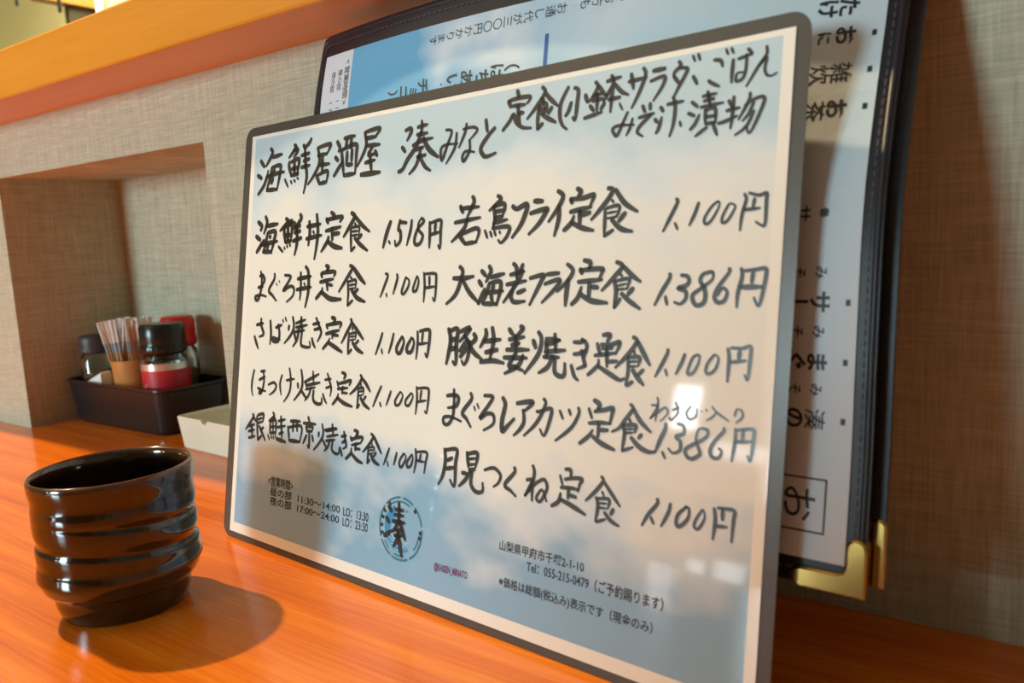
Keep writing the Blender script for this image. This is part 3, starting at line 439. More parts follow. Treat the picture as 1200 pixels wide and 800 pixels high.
# the low wall between counter and kitchen: linen wallpaper, with the niche
bm = bmesh.new()
CX0, CX1, WD = -3.4, 1.6, 0.20
box(bm, CX0, NL, 0, WD, 0, ZL); box(bm, NR, CX1, 0, WD, 0, ZL)
box(bm, NL, NR, 0, WD, NZ, ZL); box(bm, NL, NR, ND, WD, 0, NZ)
tag(obj('wall_counter', bm, M_linen), kind='structure')

# ------------------------------------------------------------------ counter and ledge
bm = bmesh.new(); box(bm, CX0, CX1, -0.46, WD, -0.045, 0.0, 0.003)
tag(obj('wooden_counter', bm, M_counter), 'varnished orange wooden counter top under the cup and the menus', 'counter')
bm = bmesh.new(); box(bm, CX0, CX1, -0.20, WD, ZF, -0.045)
tag(obj('counter_base', bm, M_stand), 'dark wooden base panel under the orange counter top', 'counter base')
bm = bmesh.new(); box(bm, CX0, CX1, -OV, 0.30, ZL, ZT, 0.0016)
tag(obj('wooden_ledge', bm, M_ledge), 'thick orange wooden ledge running along the top of the beige wall', 'shelf')

# ------------------------------------------------------------------ tea cup
cup_prof = [(0, .0036), (.018, .0034), (.0225, .0024), (.0240, .0002), (.0252, 0), (.0258, .0008), (.0266, .003), (.0274, .0055), (.0278, .0085), (.0281, .0108),
            (.0288, .0118), (.0306, .0130), (.0318, .0146), (.0324, .0168)]
zz = .019
while zz < .0555:
    cup_prof.append((.0329, zz)); zz += .0006
cup_prof += [(.0331, .0565), (.0332, .0585), (.0333, .0605), (.0331, .0619), (.0326, .0626), (.0319, .0626), (.0312, .0619), (.0307, .060), (.0303, .055),
             (.0301, .045), (.0300, .030), (.0290, .016), (.026, .009), (.018, .0062), (0, .0056)]
def cup_bend(r, z, a, i):
    if .0175 < z < .0560 and r > .0310:
        env = max(0, min(1, (z - .0235) / .005)) * max(0, min(1, (.0462 - z) / .005))
        ph = (z - .0375) / .0118 + (a + .45) / (2 * math.pi) + 0.07 * math.sin(2 * a + 0.7)
        t = ph - math.floor(ph)
        d = (t - .5)
        groove = math.exp(-(d / (.10 if d < 0 else .26)) ** 2)     # a throwing groove that winds round the wall, crisp below
        dent = 0.5 + 0.5 * math.sin(2 * a + 1.1 + 160 * z)
        r += -.0017 * env * groove * (0.35 + 0.65 * dent)
        r += .0007 * math.exp(-((z - .0195) / .0035) ** 2) - .0004 * math.exp(-((z - .052) / .003) ** 2)
    wob = 1 + .006 * math.sin(2 * a + .4) + .004 * math.sin(3 * a)
    return r * wob, z + (.0004 * math.sin(a + 1.0) if z > .056 else 0)
bm = bmesh.new(); lathe(bm, cup_prof, n=120, rf=cup_bend)
cup = obj('tea_cup', bm, M_glaze, smooth=True)
cup.location = (-.3511, -.1487, 0)
tag(cup, 'small dark brown glazed ceramic tea cup with throwing grooves on the counter', 'cup')

# ------------------------------------------------------------------ lettering
def text_mesh(body, weight=0.0):
    cu = bpy.data.curves.new('lettering', 'FONT')
    cu.body = body; cu.size = 1.0; cu.resolution_u = 3; cu.offset = weight
    o = bpy.data.objects.new('lettering', cu)
    C.objects.link(o)
    bpy.context.view_layer.update()
    dg = bpy.context.evaluated_depsgraph_get()
    me = bpy.data.meshes.new_from_object(o.evaluated_get(dg))
    V = [(v.co.x, v.co.y) for v in me.vertices]
    F = [tuple(p.vertices) for p in me.polygons]
    bpy.data.objects.remove(o); bpy.data.curves.remove(cu); bpy.data.meshes.remove(me)
    return V, F

def bounds(V):
    xs = [v[0] for v in V]; ys = [v[1] for v in V]
    return min(xs), max(xs), min(ys), max(ys)

# ------------------------------------------------------------------ laminated lunch menu
menu = bpy.data.objects.new('laminated_menu', None)
C.objects.link(menu)
menu.matrix_world = Matrix(((0.9969, -0.0771 * -1, 0.0134, -0.38493), (-0.0783, 0.9821, 0.1711, -0.07564),
                            (0.0, -0.1716, 0.9852, 0.0), (0, 0, 0, 1)))
tag(menu, 'laminated sheet with handwritten black set meal list leaning on the dark menu cover', 'menu')
PT = 0.0004
L0 = rrect(-0.0005, 0.3080, 0.0003, 0.2205, 0.0065)
bm = bmesh.new()
loft(bm, [[(x, PT, z) for x, z in L0], [(x, 0, z) for x, z in L0]])
tag(obj('film_pouch', bm, M_film, menu), 'grey clear film border with rounded corners')
bm = bmesh.new(); box(bm, 0.0062, 0.3034, -0.00025, 0.0, 0.0036, 0.2157)
obj('paper_sheet', bm, M_sheet, menu)
YI = -0.00034

def sheet_text(name, body, u0, v0, u1, v1, h, mat, weight=0.0, y=YI):
    """printed line from (u0, v0) to (u1, v1) in millimetres on the sheet, h millimetres high"""
    V, F = text_mesh(body, weight)
    x0, x1, y0, y1 = bounds(V)
    L = math.hypot(u1 - u0, v1 - v0); a = math.atan2(v1 - v0, u1 - u0)
    sx = L / (x1 - x0); sy = h / (y1 - y0)
    P = []
    for x, yv in V:
        px, py = (x - x0) * sx, (yv - y0) * sy
        P.append(((u0 + px * math.cos(a) - py * math.sin(a)) / 1000, y, (v0 + px * math.sin(a) + py * math.cos(a)) / 1000))
    return raw(name, P, F, mat, menu)

sheet_text('printed_hours', '<営業時間>', 39.8, 33.4, 61.5, 33.9, 5.0, M_print, 0.008)
sheet_text('printed_hours', '昼の部  11:30～14:00', 42.0, 28.6, 99.3, 29.6, 4.4, M_print, 0.008)
sheet_text('printed_hours', 'LO：13:30', 101.8, 29.4, 119.8, 29.8, 4.0, M_print, 0.008)
sheet_text('printed_hours', '夜の部  17:00～24:00', 42.3, 23.8, 99.0, 24.8, 4.4, M_print, 0.008)
sheet_text('printed_hours', 'LO：23:30', 101.8, 24.7, 119.8, 25.1, 4.0, M_print, 0.008)
sheet_text('printed_address', '山梨県甲府市千塚2-1-10', 198.2, 34.2, 238.2, 34.6, 4.2, M_print, 0.012)
sheet_text('printed_phone', 'Tel：055-215-0479（ご予約賜ります）', 212.2, 29.0, 270.6, 29.4, 4.6, M_print, 0.012)
sheet_text('printed_note', '※価格は総額(税込み)表示です（現金のみ）', 199.0, 20.0, 267.2, 20.4, 4.6, M_print, 0.012)
sheet_text('printed_account', '@KAISEN_MINATO', 163.3, 17.7, 182.3, 18.1, 4.0, M_purple, 0.03)

# round shop emblem: broken teal rings, a wave, birds and the brush character
EX, EZ, ER = 0.1413, 0.0311, 0.0139
def arc_band(P, F, r0, r1, a0, a1, y, n=14):
    b0 = len(P)
    for k in range(n + 1):
        a = math.radians(a0 + (a1 - a0) * k / n)
        for r in (r0, r1):
            P.append((EX + r * math.cos(a), y, EZ + r * math.sin(a)))
    for k in range(n):
        F.append((b0 + 2 * k, b0 + 2 * k + 1, b0 + 2 * k + 3, b0 + 2 * k + 2))
P, F = [], []
for a0, a1 in ((-60, 8), (14, 52), (58, 88), (94, 138), (142, 205), (209, 246), (250, 294)):
    arc_band(P, F, ER * .93, ER, a0, a1, YI)
for a0, a1 in ((-40, -5), (64, 128), (215, 235), (255, 285)):
    arc_band(P, F, ER * .81, ER * .87, a0, a1, YI)
emb = raw('shop_emblem', P, F, M_teal, menu)
P, F = [], []
for a in (150, 165, 182, 198, 128):
    arc_band(P, F, ER * .80, ER * .95, a - 3.5, a + 3.5, YI)
for a in (-8, 2, 46):
    arc_band(P, F, ER * .84, ER * .96, a - 4, a + 4, YI)
raw('ring_lettering', P, F, M_print, emb)
P, F = [], []
b0 = 0
P.append((EX - .001, YI + .00003, EZ - .002))
for k in range(41):                                             # crescent shaped wave on the lower left
    a = math.radians(112 + (305 - 112) * k / 40); P.append((EX + .74 * ER * math.cos(a), YI + .00003, EZ + .74 * ER * math.sin(a)))
inner = [(EX + .30 * ER * math.cos(math.radians(a)) - .0022, YI + .00003, EZ + .38 * ER * math.sin(math.radians(a)) - .0010) for a in [112 + (305 - 112) * k / 40 for k in range(41)]]
P = P[1:] + inner
F = [(k, k + 1, 42 + k, 41 + k) for k in range(40)]
raw('wave', P, F, M_wave, emb)
P, F = [], []
for q in range(4):
    b0 = len(P)
    for k in range(25):
        t = k / 24
        x = EX - ER * .55 + t * ER * (1.0 - .08 * q); z = EZ - ER * (.28 + .105 * q) + .0006 * math.sin(t * 14 + q) - .0018 * t
        P += [(x, YI, z), (x, YI, z + .00042)]
    F += [(b0 + 2 * k, b0 + 2 * k + 2, b0 + 2 * k + 3, b0 + 2 * k + 1) for k in range(24)]
raw('wave_lines', P, F, M_wavelight, emb)
P, F = [], []
for bx_, bz_ in ((-.0045, .0083), (-.0012, .0090), (.0008, .0074), (-.0022, .0070), (.0034, .0078)):
    b0 = len(P); s_ = .0011
    P += [(EX + bx_ - s_, YI, EZ + bz_ + .0004), (EX + bx_, YI, EZ + bz_ - .0002), (EX + bx_ + s_, YI, EZ + bz_ + .0004), (EX + bx_ + s_ * .4, YI, EZ + bz_ + .0006), (EX + bx_, YI, EZ + bz_ + .0002), (EX + bx_ - s_ * .4, YI, EZ + bz_ + .0006)]
    F += [(b0, b0 + 1, b0 + 4, b0 + 5), (b0 + 1, b0 + 2, b0 + 3, b0 + 4)]
raw('birds', P, F, M_teal, emb)

# brush lettering: each stroke is a ribbon of ink, its width first, then points in tenths of a millimetre
def ribbon(P, F, pts, w, y, k_sub=5):
    q = [pts[0]] + pts + [pts[-1]]
    c = []
    for i in range(1, len(q) - 2):
        p0, p1, p2, p3 = q[i - 1], q[i], q[i + 1], q[i + 2]
        for k in range(k_sub):
            t = k / k_sub
            c.append(tuple(.5 * (2 * p1[d] + (p2[d] - p0[d]) * t + (2 * p0[d] - 5 * p1[d] + 4 * p2[d] - p3[d]) * t * t + (-p0[d] + 3 * p1[d] - 3 * p2[d] + p3[d]) * t ** 3) for d in (0, 1)))
    c.append(pts[-1])
    n = len(c)
    L = [0]
    for a, b in zip(c, c[1:]): L.append(L[-1] + math.hypot(b[0] - a[0], b[1] - a[1]))
    tot = max(L[-1], 1e-6)
    rows = []
    for i in range(n):
        a, b = c[max(i - 1, 0)], c[min(i + 1, n - 1)]
        dx, dy = b[0] - a[0], b[1] - a[1]; l = math.hypot(dx, dy) or 1e-9
        t = L[i] / tot
        hw = w / 2 * (.86 + .22 * math.sin(math.pi * min(1, t * 1.1)) - .22 * max(0, t - .7) / .3 * (tot > 3.2 * w))
        rows.append((c[i], (dx / l, dy / l), hw))
    def put(p): P.append((p[0] / 10000, y, p[1] / 10000))
    b0 = len(P)
    ext = []
    (p, d, hw) = rows[0]
    for e, k in ((.62, .45), (.36, .8)):
        ext.append(((p[0] - d[0] * hw * e, p[1] - d[1] * hw * e), d, hw * k))
    tail = []
    (p, d, hw) = rows[-1]
    for e, k in ((.40, .78), (.68, .40)):
        tail.append(((p[0] + d[0] * hw * e, p[1] + d[1] * hw * e), d, hw * k))
    rows = ext + rows + tail
    for p, d, hw in rows:
        put((p[0] - d[1] * hw, p[1] + d[0] * hw)); put((p[0] + d[1] * hw, p[1] - d[0] * hw))
    for i in range(len(rows) - 1):
        F.append((b0 + 2 * i, b0 + 2 * i + 1, b0 + 2 * i + 3, b0 + 2 * i + 2))

def strokes(data, y):
    P, F = [], []
    for st in data.split('/'):
        v = [float(q) for q in st.split()]
        ribbon(P, F, [(v[i], v[i + 1]) for i in range(1, len(v), 2)], v[0], y)
    return P, F
for line in HAND:
    P, F = strokes(HAND[line], YI - .00002)
    raw('handwritten_line', P, F, M_ink, menu)
# the emblem's own character, brush written
EMBC = '''21 1330 395 1352 375/21 1318 345 1340 325/24 1312 262 1345 280/20 1395 420 1400 350 1375 300 1340 285/18 1375 388 1425 392/18 1370 365 1430 368/20 1362 335 1440 340/23 1405 345 1430 300 1448 270/18 1380 300 1425 305/20 1378 275 1428 285/23 1402 300 1398 262 1375 228/26 1404 280 1418 235 1432 195'''
P, F = strokes(EMBC, YI - .00002)
raw('emblem_character', P, F, M_ink, emb)

# ------------------------------------------------------------------ menu cover behind it, turned on its side
binder = thing('menu_cover', (-0.188, -0.076, 0.045), 'dark navy stitched menu cover standing on its side with a printed sky blue page', 'menu')
BO = Vector((-0.188, -0.076, 0.045))
def S(s, z, off=0.0):
    """s and z in millimetres across and up the cover front; off = metres behind it"""
    return tuple(Vector(surf(s / 276.0, z / 1000.0, off)) - BO)
def panel(name, s0, s1, z0, z1, off0, off1, mat, rad=0.0, ns=18, nz=26, parent=None, lean=0.0):
    def P(i, j, off):
        s = s0 + (s1 - s0) * i / ns; z = z0 + (z1 - z0) * j / nz
        if rad:
            for ca, cb, sg, tg in ((s0, z0, 1, 1), (s1, z0, -1, 1), (s0, z1, 1, -1), (s1, z1, -1, -1)):
                ds, dz = (s - ca) * sg, (z - cb) * tg
                if ds < rad and dz < rad:
                    ux, uz = rad - ds, rad - dz
                    l = math.hypot(ux, uz)
                    if l > 0:
                        m_ = max(ux, uz) / l
                        s = ca + sg * (rad - ux * m_); z = cb + tg * (rad - uz * m_)
        return S(s, z, off + lean * (z - z0) / 1000)
    V, F = [], []
    W = ns + 1
    for off in (off0, off1):
        for j in range(nz + 1):
            for i in range(W): V.append(P(i, j, off))
    N = W * (nz + 1)
    for j in range(nz):
        for i in range(ns):
            a = j * W + i
            F.append((a, a + 1, a + W + 1, a + W)); F.append((N + a, N + a + W, N + a + W + 1, N + a + 1))
    for i in range(ns):
        F.append((i, N + i, N + i + 1, i + 1)); t = nz * W + i; F.append((t, t + 1, N + t + 1, N + t))
    for j in range(nz):
        a = j * W; F.append((a, a + W, N + a + W, N + a)); a = j * W + ns; F.append((a, N + a, N + a + W, a + W))
    o = raw(name, V, F, mat, parent or binder, smooth=False)
    return o
front = panel('front_cover', 0, 271.4, 45, 256.5, 0.0, 0.0026, M_leather, rad=4, ns=60, nz=48)
# raised padded edge with its fold, inside which the page lies
page = panel('menu_page', 6.5, 265.6, 52.4, 245.5, -0.0006, -0.0001, M_page)
def edge_roll(name, path, r, mat, parent, n=8):
    V, F = [], []
    m_ = len(path)
    for k, (s, z) in enumerate(path):
        a, b = path[(k - 1) % m_], path[(k + 1) % m_]
        d = Vector((b[0] - a[0], b[1] - a[1])).normalized()
        nx, nz_ = d[1], -d[0]
        for q in range(n):
            t = 2 * math.pi * q / n
            V.append(S(s + nx * r * 1000 * math.cos(t), z + nz_ * r * 1000 * math.cos(t), .0008 + r * math.sin(t) * .9))
    for k in range(m_):
        for q in range(n):
            a = k * n + q; b = k * n + (q + 1) % n; c = ((k + 1) % m_) * n + q; d = ((k + 1) % m_) * n + (q + 1) % n
            F.append((a, b, d, c))
    return raw(name, V, F, mat, parent, smooth=True)
def rect_path(s0, s1, z0, z1, r, step=8):
    pts = rrect(s0, s1, z0, z1, r, 5)
    out = []
    for (a, b), (c, d) in zip(pts, pts[1:] + pts[:1]):
        n = max(1, int(math.hypot(c - a, d - b) / step))
        for k in range(n): out.append((a + (c - a) * k / n, b + (d - b) * k / n))
    return out
edge_roll('cover_edge_piping', rect_path(1.4, 270.0, 46.4, 255.1, 4), .0014, M_leather, front)
back = panel('back_cover', 1.5, 275.0, 46.5, 255.0, 0.0060, 0.0084, M_leather, rad=4, ns=40, nz=40)
# fold joining the two covers along the upper edge
panel('spine', 2, 271, 252.5, 256.5, 0.0020, 0.0068, M_leather, ns=40, nz=3)
# stitches
V, F = [], []
for s, z in rect_path(3.6, 267.8, 49.0, 251.2, 3, 3.1):
    horizontal = z < 50 or z > 250
    dl, dw = (.95, .22)
    a, b = (dl, dw) if horizontal else (dw, dl)
    b0 = len(V)
    for off in (-.00035, .0001):
        for i, j in ((-1, -1), (1, -1), (1, 1), (-1, 1)): V.append(S(s + a * i, z + b * j, off))
    F += [(b0, b0 + 1, b0 + 2, b0 + 3)] + [(b0 + k, b0 + 4 + k, b0 + 4 + (k + 1) % 4, b0 + (k + 1) % 4) for k in range(4)]
raw('stitching', V, F, M_stitch, front)
# gold corner guards: an L with rounded ends folded round the corner of each cover
def corner(s0, s1, z0, off0, off1, parent, arm_h, arm_v, wid):
    pts = [(s1, z0)]
    pts += [(s1, z0 + arm_v)]
    for k in range(7):
        a = math.radians(0 + 180 * k / 6); pts.append((s1 - wid / 2 + wid / 2 * math.cos(a), z0 + arm_v + wid / 2 * math.sin(a)))
    pts += [(s1 - wid, z0 + wid + 2.2), (s1 - wid - 0.7, z0 + wid + .7), (s1 - wid - 2.2, z0 + wid)]
    for k in range(7):
        a = math.radians(90 + 180 * k / 6); pts.append((s1 - arm_h + wid / 2 * math.cos(a), z0 + wid / 2 + wid / 2 * math.sin(a)))
    bm = bmesh.new()
    cs, cz = s1 - wid / 2, z0 + wid / 2
    def inset(f): return [(s + (cs - s) * 0, z) for s, z in pts]
    def shrink(d):
        out = []
        n = len(pts)
        for k in range(n):
            a, b = pts[k - 1], pts[(k + 1) % n]
            dx, dz = b[0] - a[0], b[1] - a[1]; l = math.hypot(dx, dz) or 1
            out.append((pts[k][0] - dz / l * d, pts[k][1] + dx / l * d))
        return out
    loops = [[S(s, z, off1) for s, z in pts], [S(s, z, off0 + .0006) for s, z in pts], [S(s, z, off0) for s, z in shrink(.7)]]
    loft(bm, loops)
    return obj('gold_corner', bm, M_gold, parent)
tag(corner(0, 272.0, 44.2, -.0018, .0034, front, 19.0, 13.5, 6.0), 'gold corner guard')
tag(corner(0, 275.6, 45.7, .0052, .0092, back, 17.0, 17.0, 5.0), 'gold corner guard')

# lettering of the page, turned a quarter with the cover
def page_glyphs(name, items, mat=M_print, weight=0.0):
    """items: (text, s, z, size): glyphs centred there, tops towards the right"""
    Vv, Ff = [], []
    for ch, s, z, size in items:
        V, F = text_mesh(ch, min(weight, .010) if ch in '雑炊湊茶' else weight)   # dense characters stay thin
        if not V: continue
        x0, x1, y0, y1 = bounds(V)
        k = size / 0.92
        if ch == 'ー': V = [(y_, x_) for x_, y_ in V]; x0, x1, y0, y1 = bounds(V)
        cx, cy = (x0 + x1) / 2, (y0 + y1) / 2
        b0 = len(Vv)
        for gx, gy in V:
            Vv.append(S(s + (gy - cy) * k, z - (gx - cx) * k, -.00066))
        Ff += [tuple(i + b0 for i in f) for f in F]
    return raw(name, Vv, Ff, mat, page)
def squares(name, items, mat=M_print):
    V, F = [], []
    for s0, s1, z0, z1 in items:
        b0 = len(V)
        V += [S(s, z, -.00066) for s, z in ((s0, z0), (s1, z0), (s1, z1), (s0, z1))]
        F.append((b0, b0 + 1, b0 + 2, b0 + 3))
    return raw(name, V, F, mat, page)
row = 'すまりかか円〇〇三が代し通お、も方おの'
page_glyphs('printed_line', [(c, 85.3 + 5.03 * k, 238.7 + .08 * k, 4.6 if c != '、' else 1.6) for k, c in enumerate(row)])
page_glyphs('printed_line', [('）', 62, 219.6, 6), ('ニ', 69, 219.0, 6), ('ミ', 75, 218.2, 5), ('チ', 81, 220.0, 6.5), ('、', 92, 219.0, 3), ('い', 98, 219.0, 7),
                             ('あ', 106, 219.6, 7), ('ち', 114.5, 218.6, 7), ('は', 122, 219.3, 7), ('（', 129.5, 220.4, 7)], weight=0.02)
squares('blue_rule', [(144.2, 145.8, 211 + 2 * k, 213.02 + 2 * k) for k in range(10)], M_blueprint)
def run(body, s, z0, pitch, size, name='printed_line', weight=0.0):
    return page_glyphs(name, [(c, s, z0 - pitch * k, size) for k, c in enumerate(body) if c != ' '], weight=weight)
run('<営業時間>', 26.3, 240.0, 3.9, 4.0)
run('昼の部 11:30', 20.9, 235.6, 3.4, 3.4)
run('夜の部 17:00', 15.3, 235.2, 3.4, 3.4)
for i, (txt, z, big) in enumerate((('たけ', 222.0, 1), ('おに', 212.2, 1), ('雑炊', 200.1, 1), ('お茶', 188.3, 1), ('※サ', 156.5, .78), ('みそ', 138.4, .62), ('サー', 129.5, 1), ('みそ', 120.4, .62), ('まぐ', 111.2, 1), ('みそ', 102.8, .62), ('湊の', 93.8, 1))):
    page_glyphs('printed_line', [(txt[0], 254.4, z, 6.2 * big), (txt[1], 248.0, z, 6.2 * big * (.7 if txt[1] == 'に' else 1))], weight=0.034 if big == 1 else 0.016)
for z in (212.0, 200.1, 188.3, 129.3, 111.5, 93.9): squares('list_bullet', [(262.1, 263.5, z - .95, z + .95)])
squares('heading_box', [(238, 259.2, 75.7, 76.3), (238, 259.2, 60.0, 60.6), (258.6, 259.2, 60.0, 76.3)])
page_glyphs('printed_line', [('お', 251.1, 68.0, 10.5)], weight=0.006)

# low wooden block that carries the cover behind the laminated sheet
bm = bmesh.new(); box(bm, -0.075, 0.075, -0.012, 0.016, 0.0, 0.0448, 0.0015)
stand = obj('menu_stand', bm, M_stand)
stand.location = (-0.215, -0.0640, 0); stand.rotation_euler = (0, 0, -0.055)
tag(stand, 'low dark wooden block carrying the navy menu cover behind the laminated sheet', 'stand')

# ------------------------------------------------------------------ condiment basket in the niche
basket = thing('condiment_basket', (-0.7020, 0.0660, 0), 'shallow black plastic basket of condiments in the wall niche', 'basket')
bm = bmesh.new()
def ring(wx, wy, z, r): return [(x, y, z) for x, y in rrect(-wx, wx, -wy, wy, r, 6)]
loft(bm, [ring(.0725, .0285, .0, .011), ring(.0755, .0305, .004, .012), ring(.0805, .0345, .037, .013), ring(.0820, .0355, .0385, .0135), ring(.0820, .0355, .0402, .0135),
          ring(.0795, .0330, .0402, .012), ring(.0785, .0323, .037, .0115), ring(.0740, .0290, .005, .011), ring(.069, .026, .0026, .010)])
obj('basket_body', bm, M_blackplastic, basket, smooth=False)

def jar(name, x, y, h, r, capmat, label, cat, spice, lab=None, cap_h=.030, tilt=0.0, neck=True):
    t = thing(name, (x, y, 0.0028), label, cat)
    bh = h - cap_h
    bm = bmesh.new()
    lathe(bm, [(0, 0), (r * .93, 0), (r, .002), (r, bh - .006), (r * .93, bh - .003), (r * .80, bh - .001), (r * .80, bh + .004), (r * .74, bh + .004), (r * .74, bh - .002), (r * .88, bh - .007), (r * .94, bh - .012), (r * .94, .003), (0, .003)], n=36)
    obj('glass_body', bm, M_glass, t, smooth=True)
    bm = bmesh.new(); lathe(bm, [(0, .0034), (r * .92, .0034), (r * .92, bh * .66), (r * .5, bh * .70), (0, bh * .69)], n=28)
    obj('spice_filling', bm, spice, t, smooth=True)
    bm = bmesh.new()
    prof = [(0, bh + .0005), (r * .90, bh + .0005), (r * .97, bh + .002), (r * .97, bh + cap_h * .30), (r * .93, bh + cap_h * .34), (r * .95, bh + cap_h * .40), (r * .95, bh + cap_h - .003), (r * .88, bh + cap_h - .0005), (r * .70, bh + cap_h), (0, bh + cap_h)]
    def rib(rr, z, a, i):
        return (rr * (1 + .012 * math.cos(24 * a)) if 2 <= i <= 3 else rr, z)
    lathe(bm, prof, n=96, rf=rib)
    obj('cap', bm, capmat, t, smooth=True)
    if lab:
        bm = bmesh.new(); lathe(bm, [(r * 1.012, .006), (r * 1.012, bh * .80)], n=36)
        lb = obj('label', bm, lab, t, smooth=True)
        bm = bmesh.new(); lathe(bm, [(r * 1.016, bh * .80), (r * 1.016, bh * .89)], n=36)
        obj('label_band', bm, M_silver, lb, smooth=True)
        for k, (a0, zc) in enumerate(((-0.25, .52), (-0.05, .40), (-0.32, .34))):
            bm = bmesh.new()
            for q in range(6):
                a = -math.pi / 2 + a0 + q * .07
                vs = [bm.verts.new((r * 1.02 * math.cos(a + da), r * 1.02 * math.sin(a + da), bh * zc + dz + .0012 * q)) for da, dz in ((0, 0), (.05, .0004), (.05, .0016), (0, .0012))]
                bm.faces.new(vs)
            obj('label_flourish', bm, M_goldline, lb)
    return t
jar('pepper_jar', -0.7600, 0.0540, .0765, .0150, M_greycap, 'small clear glass jar with dark grey cap at the left end of the basket', 'jar', M_pepper, cap_h=.017)
jar('spice_jar', -0.6555, 0.0595, .0895, .0195, M_jarcap, 'spice jar with tall black cap and red label in the basket', 'jar', M_redspice, M_redlabel, cap_h=.0262)
jar('red_capped_jar', -0.6690, 0.0830, .0925, .0150, M_redcap, 'spice jar with red cap standing behind the black capped one', 'jar', M_pepper, cap_h=.027)

# toothpick holder with wrapped toothpicks
hold = thing('toothpick_holder', (-0.7080, 0.0570, 0.0028), 'clear orange toothpick holder with a blue dot in the basket', 'holder')
bm = bmesh.new()
lathe(bm, [(0, 0), (.0125, 0), (.0132, .002), (.0158, .056), (.0150, .056), (.0124, .003), (0, .003)], n=36)
obj('holder_cup', bm, M_orangeglass, hold, smooth=True)
bm = bmesh.new()
for k in range(1):
    c0 = Vector((.0149 * math.cos(-1.75), .0149 * math.sin(-1.75), .026))
    e1 = Vector((-math.sin(-1.75), math.cos(-1.75), 0)); e2 = Vector((0, 0, 1)); nn = e1.cross(e2)
    vs = [bm.verts.new(c0 + nn * .0006 + e1 * .0042 * math.cos(a) + e2 * .0042 * math.sin(a)) for a in [2 * math.pi * q / 20 for q in range(20)]]
    bm.faces.new(vs)
obj('blue_dot', bm, M_bluedot, hold)
picks = []
for k in range(24):
    a_ = 2.4 * k; q_ = .0031 * math.sqrt(k + .3)
    px, py = q_ * math.cos(a_), q_ * math.sin(a_)
    picks.append((px, py, px * 9.0 - .09, -py * 7.0))
proto = None
for k, (px, py, tx, ty) in enumerate(picks):
    if proto is None:
        w_ = thing('wrapped_toothpick', (0, 0, 0), 'toothpick in a paper sleeve with white tip, bunched in the clear orange holder', 'toothpick', 'wrapped toothpicks in the orange holder')
        bm = bmesh.new()
        loft(bm, [[(sx * .0030, sy * .0005, z) for sx, sy in ((-1, -1), (1, -1), (1, 1), (-1, 1))] for z in (.004, .030, .054)])
        obj('paper_sleeve', bm, M_sleeve, w_)
        bm = bmesh.new()
        loft(bm, [[(sx * .0032, sy * .0006, z) for sx, sy in ((-1, -1), (1, -1), (1, 1), (-1, 1))] for z in (.062, .0800)])
        obj('sleeve_top', bm, M_paperwhite, w_)
        bm = bmesh.new()
        loft(bm, [[(sx * .0031, sy * .0006, z) for sx, sy in ((-1, -1), (1, -1), (1, 1), (-1, 1))] for z in (.054, .062)])
        obj('sleeve_band', bm, M_paperblue, w_)
        bm = bmesh.new()
        lathe(bm, [(0, .0), (.0006, .002), (.0011, .008), (.0011, .070), (0, .078)], n=8)
        obj('pick', bm, M_pick, w_)
        proto = w_
    else:
        w_ = proto.copy(); C.objects.link(w_)
        for ch in proto.children:
            c_ = ch.copy(); C.objects.link(c_); c_.parent = w_
    w_.location = (-0.7080 + px * .72, 0.0570 + py * .72, 0.0062)
    w_.rotation_euler = (-ty, tx, .5 + .8 * k)
    w_.scale = (1, 1, 1.12)

bm = bmesh.new()
loft(bm, [[(-.014, -.006, .0), (.013, -.006, .0), (.013, .006, .0), (-.014, .006, .0)], [(-.014, -.006, .035), (.013, -.006, .044), (.013, .004, .045), (-.014, .004, .036)], [(-.012, -.004, .0365), (.012, -.004, .0455), (.012, .002, .046), (-.012, .002, .037)]])
sach = obj('folded_napkin', bm, M_paperwhite)
sach.location = (-0.7370, 0.0430, 0.0032)
tag(sach, 'small folded white paper packet tucked at the front of the basket', 'napkin')

# ------------------------------------------------------------------ cream ashtray
bm = bmesh.new()
def ring2(w, z, r): return [(x, y, z) for x, y in rrect(-w, w, -w, w, r, 4)]
H_ = .0262
loft(bm, [ring2(.0375, 0, .003), ring2(.0388, .0015, .0035), ring2(.0412, H_ - .001, .004), ring2(.0408, H_, .004), ring2(.0385, H_, .003), ring2(.0370, H_ - .002, .003), ring2(.0335, .006, .006), ring2(.030, .0045, .008)])
ash = obj('ceramic_ashtray', bm, M_ceramic)
ash.location = (-0.5405, 0.0600, 0); ash.rotation_euler = (0, 0, -.05)
tag(ash, 'square cream ceramic ashtray on the counter half hidden by the laminated menu', 'ashtray')
cut = bmesh.new()
for ang in (0, math.pi):
    m4 = Matrix.Rotation(ang, 4, 'Z') @ Matrix.Translation((0, -.039, H_ + .0012)) @ Matrix.Rotation(math.pi / 2, 4, 'X')
    bmesh.ops.create_cone(cut, cap_ends=True, segments=20, radius1=.0042, radius2=.0042, depth=.012, matrix=m4)
cm = bpy.data.meshes.new('cutter'); cut.to_mesh(cm); cut.free()
co = bpy.data.objects.new('cutter', cm); C.objects.link(co); co.matrix_world = ash.matrix_basis.copy()
md = ash.modifiers.new('notches', 'BOOLEAN'); md.object = co; md.solver = 'EXACT'
bpy.context.view_layer.update()
me2 = bpy.data.meshes.new_from_object(ash.evaluated_get(bpy.context.evaluated_depsgraph_get()))
ash.modifiers.clear(); ash.data = me2
bpy.data.objects.remove(co); bpy.data.meshes.remove(cm)

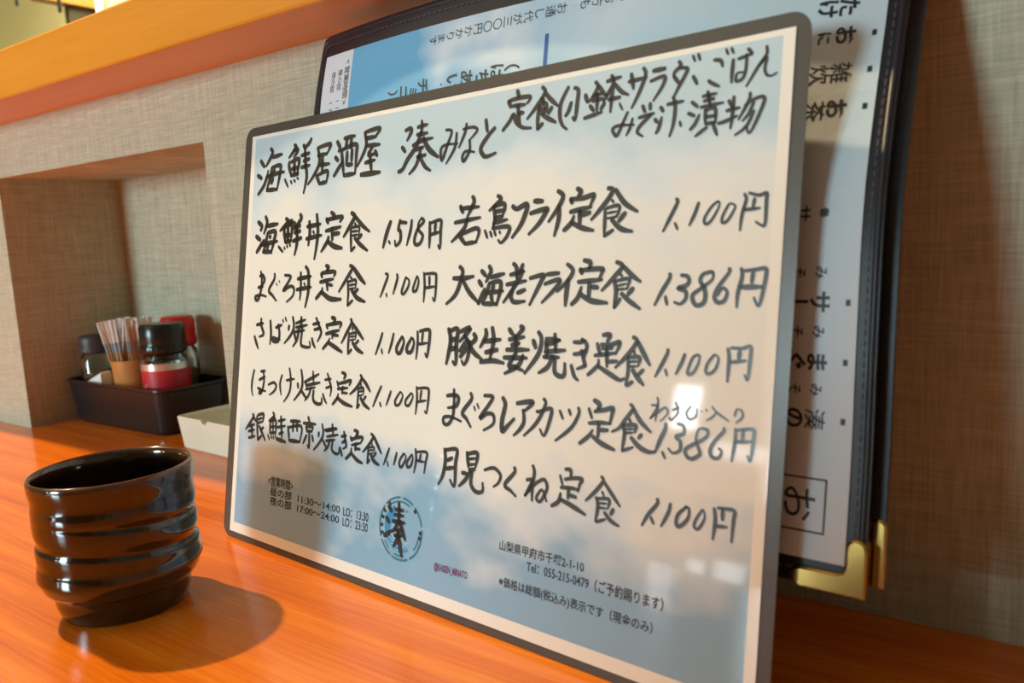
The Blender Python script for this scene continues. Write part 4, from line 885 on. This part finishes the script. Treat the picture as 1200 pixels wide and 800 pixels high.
# ------------------------------------------------------------------ kitchen glimpsed above the ledge
def ladle(x, zb):
    t = thing('hanging_utensil', (x, 1.2, zb), None, None)
    bm = bmesh.new(); box(bm, -.010, .010, -.004, .004, 0, .20, .003)
    obj('handle', bm, M_blackplastic, t)
    bm = bmesh.new(); lathe(bm, [(0, .20), (.003, .20), (.003, .42), (0, .42)], n=10)
    obj('shaft', bm, M_silver, t)
    return t
tag(ladle(-3.345, 1.078), 'black handle hanging against the plain yellow kitchen wall, nearer the frame corner', 'utensil', 'utensils hanging in the kitchen')
tag(ladle(-3.032, 0.995), 'black handle hanging lower, in front of the pale yellow strip', 'utensil', 'utensils hanging in the kitchen')
bm = bmesh.new(); box(bm, -3.6, -2.6, 1.185, 1.215, 1.495, 1.51, .002)
tag(obj('utensil_rail', bm, M_silver), 'metal rail in the kitchen from which the black handled utensils hang', 'rail')
cab = thing('kitchen_partition', (-3.12, 1.36, ZF), 'dark kitchen partition topped by an orange wooden board behind the ledge', 'partition')
bm = bmesh.new(); box(bm, -.030, .0, -.086, .10, 0, 1.05 - ZF, .003); obj('partition_panel', bm, M_kdark, cab)
bm = bmesh.new(); box(bm, -.035, .02, -.20, .14, 1.05 - ZF, 1.10 - ZF, .003); obj('wooden_board', bm, M_kwood, cab)
bm = bmesh.new(); lathe(bm, [(0, 0), (.012, 0), (.012, 2.2), (0, 2.2)], n=16)
post = obj('white_post', bm, M_kwhite, smooth=True); post.location = (-2.768, 1.2, ZF)
tag(post, 'thin white post beside the dark kitchen cabinet', 'post')
bm = bmesh.new(); box(bm, -.17, .17, -.2, .2, 0, 1.75, .004)
fr = obj('kitchen_locker', bm, M_kpink); fr.location = (-2.56, 1.40, ZF)
tag(fr, 'pale pink kitchen locker at the right of the white post', 'locker')
bm = bmesh.new(); box(bm, -.14, .14, -.006, .006, 0, 1.9, .002)
st = obj('pale_wall_strip', bm, M_kpale); st.location = (-3.78, 1.64, ZF)
tag(st, 'pale yellow board standing against the kitchen wall', 'board')

# ------------------------------------------------------------------ unseen chair added behind the camera to shade the lower right
chair = thing('shade_chair', (-0.165, -0.60, ZF), 'added dark wooden chair out of view, its tall back blocking window light', 'chair')
bm = bmesh.new(); box(bm, -.215, .215, -.13, .20, .43, .455, .008); obj('seat', bm, M_stand, chair)
bm = bmesh.new()
prof = [(-.222, .50), (.222, .50)] + [(.222 * math.cos(math.radians(a)) if abs(math.cos(math.radians(a))) < .8 else math.copysign(.222, math.cos(math.radians(a))), .855 + .075 * math.sin(math.radians(a))) for a in range(0, 181, 15)]
loft(bm, [[(x, -.150 - .0 * z, z) for x, z in prof], [(x, -.130, z) for x, z in prof]])
obj('backrest', bm, M_stand, chair)
for sx in (-1, 1):
    bm = bmesh.new(); box(bm, sx * .20 - .016, sx * .20 + .016, -.156, -.124, 0, .83, .004); obj('leg', bm, M_stand, chair)
    bm = bmesh.new(); box(bm, sx * .19 - .016, sx * .19 + .016, .155, .187, 0, .435, .004); obj('leg', bm, M_stand, chair)
